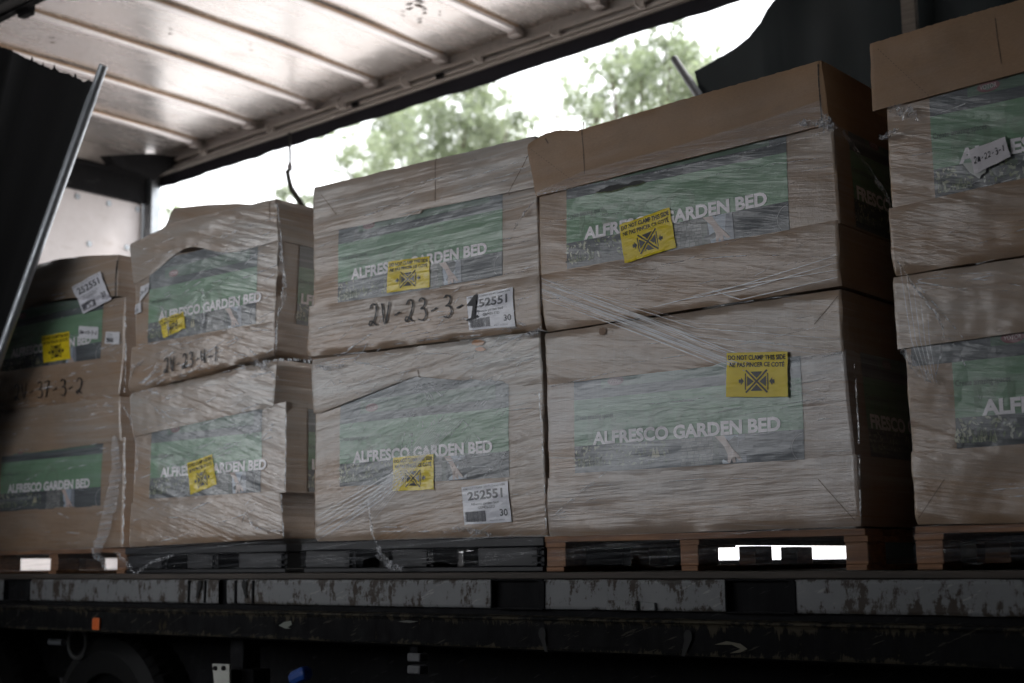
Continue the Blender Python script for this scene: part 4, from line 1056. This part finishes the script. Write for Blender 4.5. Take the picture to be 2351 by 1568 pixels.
# ------------------------------------------------------------------ stretch film: loose parts and skirts
def film_thing(label, loc): return thing('stretch_film', loc, label, 'plastic film', 'stretch film around the loads')
def skirt(root, x0, x1, Y0, ztop, zbot, seed, mat='film_skirt', frac=1.0):
    mb = MB()
    def f(u, v):
        x = lerp(x0, x1, u); zb_ = zbot + .016 * nz(x * 5, seed) + .012 * nz(x * 14, seed + 3) + (.03 if nz(x * 3.1, seed + 7) > .28 else 0)
        z = lerp(ztop, zb_, v)
        e = min(u, 1 - u)
        return (x, Y0 - .010 - .010 * v * nz(x * 8, z * 20, seed) + (.02 * math.exp(-e * 60)) + .004 * nz(x * 30, z * 60), z)
    mb.grid(f, 120, 10); mb.build('film_skirt', M[mat], root, smooth=True)
def strand(root, pts, Y, wid, seed=0, name='film_strand', mat='film', crumple=.0, taper=True, n=24):
    P = [at(x, y, Y=Y) if len(c) == 2 else at(x, y, Y=c[2]) for c in pts for x, y in [c[:2]]]
    mb = MB(); L_ = []
    for i in range(n + 1):
        k = i / n * (len(P) - 1); j = min(int(k), len(P) - 2); L_.append(P[j].lerp(P[j + 1], k - j))
    m_ = 5
    rows = []
    for i, p in enumerate(L_):
        d = (L_[min(i + 1, n)] - L_[max(i - 1, 0)]); d.normalize(); s_ = d.cross(Vector((0, 1, 0)))
        s_ = s_.normalized() if s_.length > .01 else Vector((1, 0, 0))
        w2 = wid * ((.35 + .65 * math.sin(math.pi * i / n) ** .7) if taper else 1) * (1 + .6 * nz(i * .6, seed))
        row = []
        for q in range(m_ + 1):
            o = (q / m_ - .5) * 2
            row.append(mb.vert(p + s_ * w2 * o + Vector((crumple * nz(i * .9, q * .9, seed + 4), -abs(crumple * 1.5 * nz(i * .8, q * 1.3, seed)), crumple * nz(i * 1.1, q, seed + 8)))))
        rows.append(row)
    for a, b in zip(rows, rows[1:]):
        for q in range(m_): mb.face((a[q], a[q + 1], b[q + 1], b[q]))
    mb.build(name, M[mat], root, smooth=crumple < .004)

F4 = film_thing('clear stretch film of the torn panel load, pulled into white diagonal strands', (-2.6, -.02, 1.31))
skirt(F4, -3.19, -1.935, 0.0, 1.428, 1.318, 4)
for i in range(24):
    a = (i % 12) / 11; y0 = 640 + 40 * a + random.uniform(-5, 5)
    strand(F4, [(1243, y0), (1600, y0 + lerp(110, 150, a) + random.uniform(-8, 8)), (1932, y0 + lerp(120, 330, a))] if i < 9 else [(1243, y0), (1480, y0 + 88 + random.uniform(-6, 6)), (1700, y0 + 172 + random.uniform(-6, 6))], -.012, random.choice([.0006, .0009, .0013, .002]), i, mat='film_line')
strand(F4, [(1236, 446), (1400, 416), (1560, 384), (1700, 352), (1860, 313), (1915, 296)], -.022, .0022, 3, mat='film_bunch', taper=False)
strand(F4, [(1890, 268), (1906, 285), (1912, 300)], -.03, .02, 5, mat='film_bunch', crumple=.018)
strand(F4, [(1830, 285), (1870, 282), (1905, 290)], -.025, .012, 6, mat='film_bunch', crumple=.012)
strand(F4, [(1935, 300, .05), (1975, 360, .10), (2030, 440, .16), (2048, 480, .2)], .1, .007, 7, mat='film_bunch', crumple=.004, taper=False)
for i in range(4):
    strand(F4, [(1500 + 45 * i, 705 - 13 * i), (1700, 655 + 11 * i * (i % 2)), (1925, 585 + 17 * i)], -.013, .0016, 20 + i, mat='film_line')
F5 = film_thing('stretch film torn into a hanging fan at the left corner of the rightmost load', (-1.2, -.02, 1.31))
skirt(F5, -1.80, -.53, 0.01, 1.428, 1.318, 9)
strand(F5, [(2062, 600), (2100, 660), (2150, 720), (2168, 760), (2160, 810), (2150, 860)], -.03, .004, 2, mat='film_bunch', crumple=.006)
for i in range(5):
    x = lerp(2066, 2130, i / 4)
    strand(F5, [(x, lerp(610, 720, i / 4)), (lerp(x, 2140, .35), 780), (lerp(x, 2165, .6), 880)], -.026, .0010, i, mat='film_line')
strand(F5, [(2070, 800), (2110, 850), (2150, 880)], -.02, .014, 4, mat='film_bunch', crumple=.01)
strand(F5, [(2040, 250), (2075, 255), (2110, 275)], -.018, .020, 8, mat='film_bunch', crumple=.012)
strand(F5, [(2020, 318, .02), (2035, 315), (2060, 300)], -.03, .008, 9, mat='film_bunch', crumple=.015)
F3 = film_thing('stretch film with a long white twisted tail in front of the shipping label load', (-3.8, -.02, 1.31))
skirt(F3, -4.50, -3.20, -.006, 1.432, 1.325, 14)
strand(F3, [(843, 1150), (850, 1190), (855, 1225), (868, 1255)], -.025, .008, 3, mat='film_bunch', crumple=.004)
strand(F3, [(868, 1255), (875, 1275), (900, 1300), (925, 1308)], -.03, .016, 4, mat='film_bunch', crumple=.02)
strand(F3, [(1040, 1212), (1080, 1217), (1130, 1228)], -.02, .010, 5, mat='film_bunch', crumple=.014)
for i in range(12):
    strand(F3, [(760 + i * 9, 1225 - i * 3), (880 + i * 8, 1110 - i * 5), (1000 + i * 6, 960)], -.013, .0018, i, mat='film_line')
for i in range(6):
    strand(F3, [(728, 1240 - i * 11), (850, 1165 - i * 10), (930, 1105 - i * 7)], -.014, .0025, i + 30, mat='film_line')
strand(F3, [(1180, 530), (1190, 510), (1205, 488), (1226, 465)], -.016, .005, 8, mat='film_bunch', crumple=.008)
strand(F3, [(1205, 770), (1228, 765), (1243, 755)], -.02, .010, 12, mat='film_bunch', crumple=.014)
strand(F3, [(722, 840), (750, 846), (790, 838)], -.02, .010, 13, mat='film_bunch', crumple=.012)
F2 = film_thing('glossy stretch film crinkled along the right corner of the caved in load', (-5.2, -.02, 1.31))
skirt(F2, -5.80, -4.62, .01, 1.430, 1.320, 19)
strand(F2, [(637, 468), (643, 520), (646, 560)], -.006, .004, 1, mat='film_bunch', crumple=.006)
strand(F2, [(642, 555), (648, 600), (655, 650), (652, 690), (640, 725)], -.012, .013, 2, mat='film_bunch', crumple=.012)
strand(F2, [(640, 730), (633, 760), (634, 806)], -.008, .004, 21, mat='film_bunch', crumple=.006)
strand(F2, [(656, 930), (657, 1000), (656, 1046), (654, 1125)], -.008, .003, 3, mat='film_bunch', crumple=.003)
strand(F2, [(645, 1135), (648, 1180), (650, 1232)], -.008, .003, 4, mat='film_bunch', crumple=.004)
strand(F2, [(465, 660), (470, 700), (462, 760)], -.016, .014, 5, mat='film_bunch', crumple=.005)
strand(F2, [(368, 700), (385, 730), (388, 770)], -.018, .010, 6, mat='film_bunch', crumple=.008)
strand(F2, [(556, 1200), (566, 1172), (580, 1210), (620, 1218), (652, 1218)], -.02, .006, 7, mat='film_bunch', crumple=.005)
strand(F2, [(560, 1002), (590, 985), (602, 962)], -.022, .010, 8, mat='film_bunch', crumple=.004)
strand(F2, [(580, 822), (612, 850), (640, 870)], -.02, .016, 9, mat='film_bunch', crumple=.01)
strand(F2, [(300, 870), (308, 840), (330, 830)], -.015, .012, 10, mat='film_bunch', crumple=.01)
strand(F2, [(265, 1265), (290, 1290), (312, 1318)], -.02, .010, 11, mat='film_bunch', crumple=.012)
strand(F2, [(312, 1318), (350, 1290), (400, 1275)], -.02, .008, 12, mat='film_bunch', crumple=.012)
strand(F2, [(310, 1000), (316, 1060), (308, 1110)], -.014, .012, 13, mat='film_bunch', crumple=.006)
F1 = film_thing('stretch film gathered down the right side of the leftmost load', (-6.4, .03, 1.31))
skirt(F1, -7.0, -5.80, .05, 1.428, 1.322, 24)
strand(F1, [(262, 1000), (268, 1080), (256, 1150), (235, 1230), (215, 1280)], .03, .05, 2, mat='film', crumple=.004)
strand(F1, [(282, 930), (300, 960), (308, 990)], .03, .01, 3, mat='film_bunch', crumple=.01)
strand(F1, [(210, 1260), (235, 1285), (245, 1310)], .03, .018, 4, mat='film_bunch', crumple=.01)

# ------------------------------------------------------------------ trees beyond the far side
def leaf_mat():
    m, N, L, P = new_mat('tree_leaf')
    a = N.new('ShaderNodeAttribute'); a.attribute_name = 'Col'
    L.new(a.outputs['Color'], P.inputs['Base Color']); P.inputs['Roughness'].default_value = .28
    t = N.new('ShaderNodeBsdfTranslucent'); L.new(mixc(N, L, 1.0, a.outputs['Color'], (1.15, 1.25, .9), 'MULTIPLY'), t.inputs['Color'])
    mx_ = N.new('ShaderNodeMixShader'); mx_.inputs[0].default_value = .45
    L.new(P.outputs[0], mx_.inputs[1]); L.new(t.outputs[0], mx_.inputs[2]); L.new(mx_.outputs[0], N['Material Output'].inputs['Surface'])
    return m
M['leaf'] = leaf_mat(); M['bark'] = attr_mat('tree_bark', rough=.9, mottle=.4, bump=.6, bscale=12)
def tree(label, base, clumps, Y, seed, leaf=.13, dens=1.0):
    """clumps: seen centre (x, y), radius in metres, depth offset"""
    rnd = random.Random(seed)
    root = thing('leafy_tree', (base[0], base[1], 0), label, 'tree', 'trees behind the trailer')
    cs = []
    for (x, y, r_, dy) in clumps: cs.append((at(x, y, Y=Y + dy), r_))
    topz = max(c[0].z for c in cs)
    mb = MB(); B = Vector((base[0], base[1], 0)); T = Vector((sum(c[0].x for c in cs) / len(cs), sum(c[0].y for c in cs) / len(cs), topz * .72))
    P = [B.lerp(T, k / 8) + Vector((.15 * nz(k * .5, seed), .15 * nz(k * .5, seed + 4), 0)) for k in range(9)]
    mb.tube(P, [.22 * (1 - k / 10) for k in range(9)], 10, (.10, .08, .06)); mb.build('trunk', M['bark'], root, smooth=True)
    for c, r_ in cs:
        s_ = P[rnd.choice([3, 4, 5, 6])]; mb = MB()
        q = [s_.lerp(c, k / 5) + Vector((0, 0, .25 * math.sin(math.pi * k / 5))) for k in range(6)]
        mb.tube(q, [.07 * (1 - k / 6.5) for k in range(6)], 6, (.10, .08, .06)); mb.build('limb', M['bark'], root)
    mb = MB()
    for c, r_ in cs:
        sub = [(c + Vector((rnd.gauss(0, 1), rnd.gauss(0, 1), rnd.gauss(0, .8))) * r_ * .5, r_ * rnd.uniform(.25, .48)) for _ in range(int(9 + r_ * 6))]
        for sc_, sr in sub:
            tint = rnd.uniform(.7, 1.25)
            for _ in range(int(120 * dens * sr / .4)):
                v = Vector((rnd.gauss(0, 1), rnd.gauss(0, 1), rnd.gauss(0, 1))); v = v.normalized() * sr * rnd.random() ** .45
                p = sc_ + v; nrm = Vector((rnd.gauss(0, 1), rnd.gauss(0, 1), rnd.gauss(.6, .8))).normalized()
                a = nrm.orthogonal().normalized(); a = (a * math.cos(k_ := rnd.uniform(0, 6.28)) + nrm.cross(a) * math.sin(k_)); b = nrm.cross(a)
                l_ = leaf * rnd.uniform(.6, 1.2)
                g = rnd.uniform(.8, 1.2) * tint
                mb.poly([p - a * l_ * .5, p + b * l_ * .22, p + a * l_ * .5, p - b * l_ * .22], (.22 * g, .25 * g, .18 * g))  # leaf colour paled to carry the flare of the bright sky
    mb.build('crown', M['leaf'], root)
    return root
TY = 15
t1 = at(980, 700, Y=TY)
tree('broad leafy tree rising behind the shipping label load', (t1.x, TY), [(800, 385, .75, 0), (850, 335, .7, .5), (910, 300, .8, 0), (960, 330, .9, -.5), (1020, 280, .9, .3), (1080, 245, .7, 0), (1060, 330, .9, .5), (1140, 280, .55, 0), (1165, 300, .45, -.3), (1110, 225, .4, .4), (900, 380, .9, 0), (1000, 380, 1., 0), (1110, 350, .8, 0)], TY, 1)
TY2 = 12
t2 = at(1480, 700, Y=TY2)
tree('tall leafy tree seen above the torn panel carton beside the pole', (t2.x, TY2), [(1360, 215, .5, 0), (1420, 190, .55, .3), (1400, 140, .4, 0), (1470, 140, .55, 0), (1450, 225, .6, -.3), (1520, 190, .6, .3), (1540, 130, .4, 0), (1580, 160, .45, 0), (1610, 215, .5, 0), (1480, 260, .6, 0), (1360, 265, .45, 0), (1530, 90, .3, .2), (1640, 160, .3, 0), (1590, 270, .6, 0)], TY2, 2, leaf=.10)
t3 = at(660, 900, Y=22)
tree('small distant tree top beside the hanging strap', (t3.x, 22), [(655, 445, .35, 0), (700, 458, .4, .3), (640, 470, .35, 0)], 22, 3, dens=.6)
t4 = at(390, 900, Y=22)
tree('small distant tree top beside the corner post', (t4.x, 22), [(388, 478, .35, 0), (400, 500, .45, .3)], 22, 4, dens=.6)
# bare sapling
rnd = random.Random(9); b0 = at(1275, 700, Y=18)
sp = thing('bare_tree', (b0.x, 18, 0), 'thin bare tree standing between the two leafy trees', 'tree')
mb = MB(); tp = at(1272, 165, Y=18)
mb.tube([(b0.x, 18, 0), ((b0.x + tp.x) / 2 + .1, 18, tp.z / 2), tuple(tp)], [.10, .05, .008], 8, (.16, .13, .11)); mb.build('trunk', M['bark'], sp)
mb = MB()
for i in range(60):
    k = rnd.uniform(.35, .97); p = Vector((b0.x, 18, 0)).lerp(tp, k); a = rnd.uniform(0, 6.28); l_ = (1 - k) * 2.2 + .3
    q = p + Vector((math.cos(a) * .45, math.sin(a) * .45, .75)) * l_; mid = p.lerp(q, .5) + Vector((0, 0, -.05))
    mb.tube([p, mid, q], [.014, .009, .003], 4, (.16, .13, .11))
    for _ in range(2):
        r2 = mid + Vector((rnd.gauss(0, .2), rnd.gauss(0, .2), .35)); mb.tube([mid, r2], [.006, .002], 3, (.16, .13, .11))
mb.build('twigs', M['bark'], sp)

crease(u5, f5, [(2020, 115), (2140, 225)], 0, dash=True)
crease(u5, f5, [(2290, 45), (2295, 90), (2305, 150)], 0, w_=.0014)
crease(l5, fl5, [(2110, 1190), (2170, 1100)], 0)
crease(u1, f1_, [(273, 598), (271, 640), (269, 680)], .05, w_=.004, col=(.01, .008, .006))
crease(u2, f2, [(619, 458), (620, 480), (622, 510)], 0, w_=.002)

mb = MB()
up_ = [at(x, y, Y=0) for x, y in ((1236, 442), (1345, 394), (1560, 338), (1740, 285), (1889, 234))]; lo_ = [at(x, y, Y=0) for x, y in ((1236, 452), (1345, 424), (1560, 372), (1740, 328), (1903, 288))]
def fsh(u, v):
    k = u * 4; j = min(int(k), 3); f = k - j; a = up_[j].lerp(up_[j + 1], f); b = lo_[j].lerp(lo_[j + 1], f); p = a.lerp(b, v)
    return (p.x, f4(p.x, p.z) - .004, p.z)
mb.grid(fsh, 80, 8); mb.build('film_sheet', M['film_sheet'], F4)

# marks on the film and card
def blot(parent, front, cx_, cy_, rx, ry, col, seed, n=26, mat='ink'):
    mb = MB(); P = []
    for k in range(n):
        t = 2 * math.pi * k / n; q_ = 1 + .35 * nz(math.cos(t) * 2 + seed, math.sin(t) * 2)
        p = at(cx_ + rx * q_ * math.cos(t), cy_ + ry * q_ * math.sin(t), Y=0); P.append((p.x, front(p.x, p.z) - .0045, p.z))
    mb.poly(P, col); mb.build('scuff_mark', M[mat], parent)
blot(l4, fl4, 1386, 761, 8, 9, (.20, .12, .07), 1)
blot(l3, fl3, 1100, 787, 14, 7, (.42, .19, .07), 2, mat='sticker_film'); blot(l3, fl3, 1105, 802, 12, 5, (.45, .18, .06), 3, mat='sticker_film')
# rear flap of the caved in top sleeve standing up behind its front edge
mb = MB(); q = [at(x, y, Y=.25) for x, y in ((360, 560), (398, 478), (470, 470), (545, 467), (590, 470), (600, 520))]
mb.poly([tuple(p) for p in q], CARD); mb.poly([(p.x, p.y + .005, p.z) for p in q][::-1], CARD); mb.build('top_flap', M['left'], u2)

# raised folds of the tight film, pulled across each load
def folds(root, fronts, x0, x1, n, ang, jit, seed, wid=(.0012, .004), fans=(), lens=(.15, .8), cross=None):
    rnd = random.Random(seed); mb = MB()
    (fa, za0, za1), (fb, zb0, zb1) = fronts
    def surf(x, z): return (fa if z > zb1 else fb)(x, z)
    lines = []
    for i in range(n):
        a = ang + rnd.gauss(0, jit); L_ = rnd.uniform(*lens); x = rnd.uniform(x0 - .1, x1); z = rnd.uniform(zb0, za1)
        lines.append((x, z, a, L_, rnd.uniform(*wid)))
    if cross:
        for i in range(cross[0]):
            lines.append((rnd.uniform(x0, x1 - .2), rnd.uniform(zb0, zb1 - .1), cross[1] + rnd.gauss(0, .05), rnd.uniform(.2, .6), rnd.uniform(*wid) * .8))
    for (fx, fz, a0, a1, k) in fans:
        for i in range(k): lines.append((fx, fz + rnd.uniform(-.01, .01), rnd.uniform(a0, a1), rnd.uniform(.12, .5), rnd.uniform(*wid)))
    for (x, z, a, L_, w_) in lines:
        prev = None; m_ = 20; bend = rnd.gauss(0, .12)
        for k in range(m_ + 1):
            t = k / m_; px = x + math.cos(a + bend * t) * L_ * t; pz = z + math.sin(a + bend * t) * L_ * t
            if not (x0 + .006 < px < x1 - .006) or not (zb0 + .01 < pz < za1 - .02) or abs(pz - zb1) < .006: prev = None; continue
            ww = w_ * (math.sin(math.pi * min(1, t + .04)) ** .6 + .05); yy = surf(px, pz) - .003
            nx_, nz_ = -math.sin(a), math.cos(a)
            cur_ = (mb.vert((px + nx_ * ww, yy, pz + nz_ * ww)), mb.vert((px, yy - ww * .3, pz)), mb.vert((px - nx_ * ww, yy, pz - nz_ * ww)))
            if prev:
                mb.face((prev[0], prev[1], cur_[1], cur_[0])); mb.face((prev[1], prev[2], cur_[2], cur_[1]))
            prev = cur_
    mb.build('film_fold', M['film_fold'], root)
folds(F2, ((f2, 2.19, 2.90), (fl2, 1.43, 2.17)), -5.68, -4.66, 120, .16, .06, 1, fans=((-4.68, 2.17, 2.6, 3.5, 16), (-5.66, 2.17, -.6, .7, 16), (-4.66, 1.93, 2.7, 3.6, 10)))
folds(F3, ((f3, 2.20, 2.92), (fl3, 1.43, 2.18)), -4.42, -3.21, 90, .02, .035, 2, wid=(.001, .003), fans=((-3.23, 2.18, 2.5, 3.7, 18), (-4.40, 2.17, -.7, .6, 16), (-3.80, 2.06, 3.3, 6.1, 14)), cross=(46, .75))
folds(F4, ((f4, 2.20, 2.70), (fl4, 1.43, 2.19)), -3.17, -1.97, 45, .02, .03, 3, wid=(.0008, .0022), fans=((-1.99, 1.97, 2.8, 3.4, 8), (-3.17, 1.47, .1, .9, 8)))
folds(F5, ((f5, 2.19, 2.70), (fl5, 1.43, 2.18)), -1.74, -.7, 55, .09, .04, 4, wid=(.0008, .0025), fans=((-1.74, 2.16, -1.0, .3, 8),))
folds(F1, ((f1_, 2.17, 2.80), (fl1, 1.43, 2.15)), -6.95, -5.86, 70, .04, .05, 5, wid=(.001, .0035), fans=((-5.88, 2.14, 2.7, 3.6, 12),))

for (rt_, pts, w_, cr_) in ((F2, [(637, 470), (644, 520), (647, 560), (650, 610), (654, 650)], .0045, .004), (F2, [(650, 660), (644, 700), (637, 730), (634, 800)], .005, .006),
        (F2, [(656, 930), (657, 1000), (655, 1120)], .0035, .003), (F2, [(646, 1135), (649, 1180), (651, 1232)], .004, .003), (F3, [(1240, 650), (1243, 700), (1242, 752)], .0025, .003),
        (F3, [(1238, 900), (1244, 1000), (1250, 1100), (1254, 1215)], .003, .003), (F4, [(1962, 835), (1966, 900), (1972, 1000), (1974, 1100), (1976, 1195)], .002, .003),
        (F1, [(288, 700), (290, 800), (286, 900)], .006, .004), (F1, [(284, 1010), (288, 1100), (284, 1200), (282, 1250)], .006, .004), (F2, [(600, 832), (640, 826), (690, 826), (714, 832)], .006, .006), (F3, [(708, 824), (740, 828), (790, 822)], .005, .006)):
    strand(rt_, pts, -.006 if rt_ is not F1 else .045, w_, 3, mat='film_edge_highlight', crumple=cr_, taper=False, n=60)  # pale ribbons standing in for highlights on corners and seams
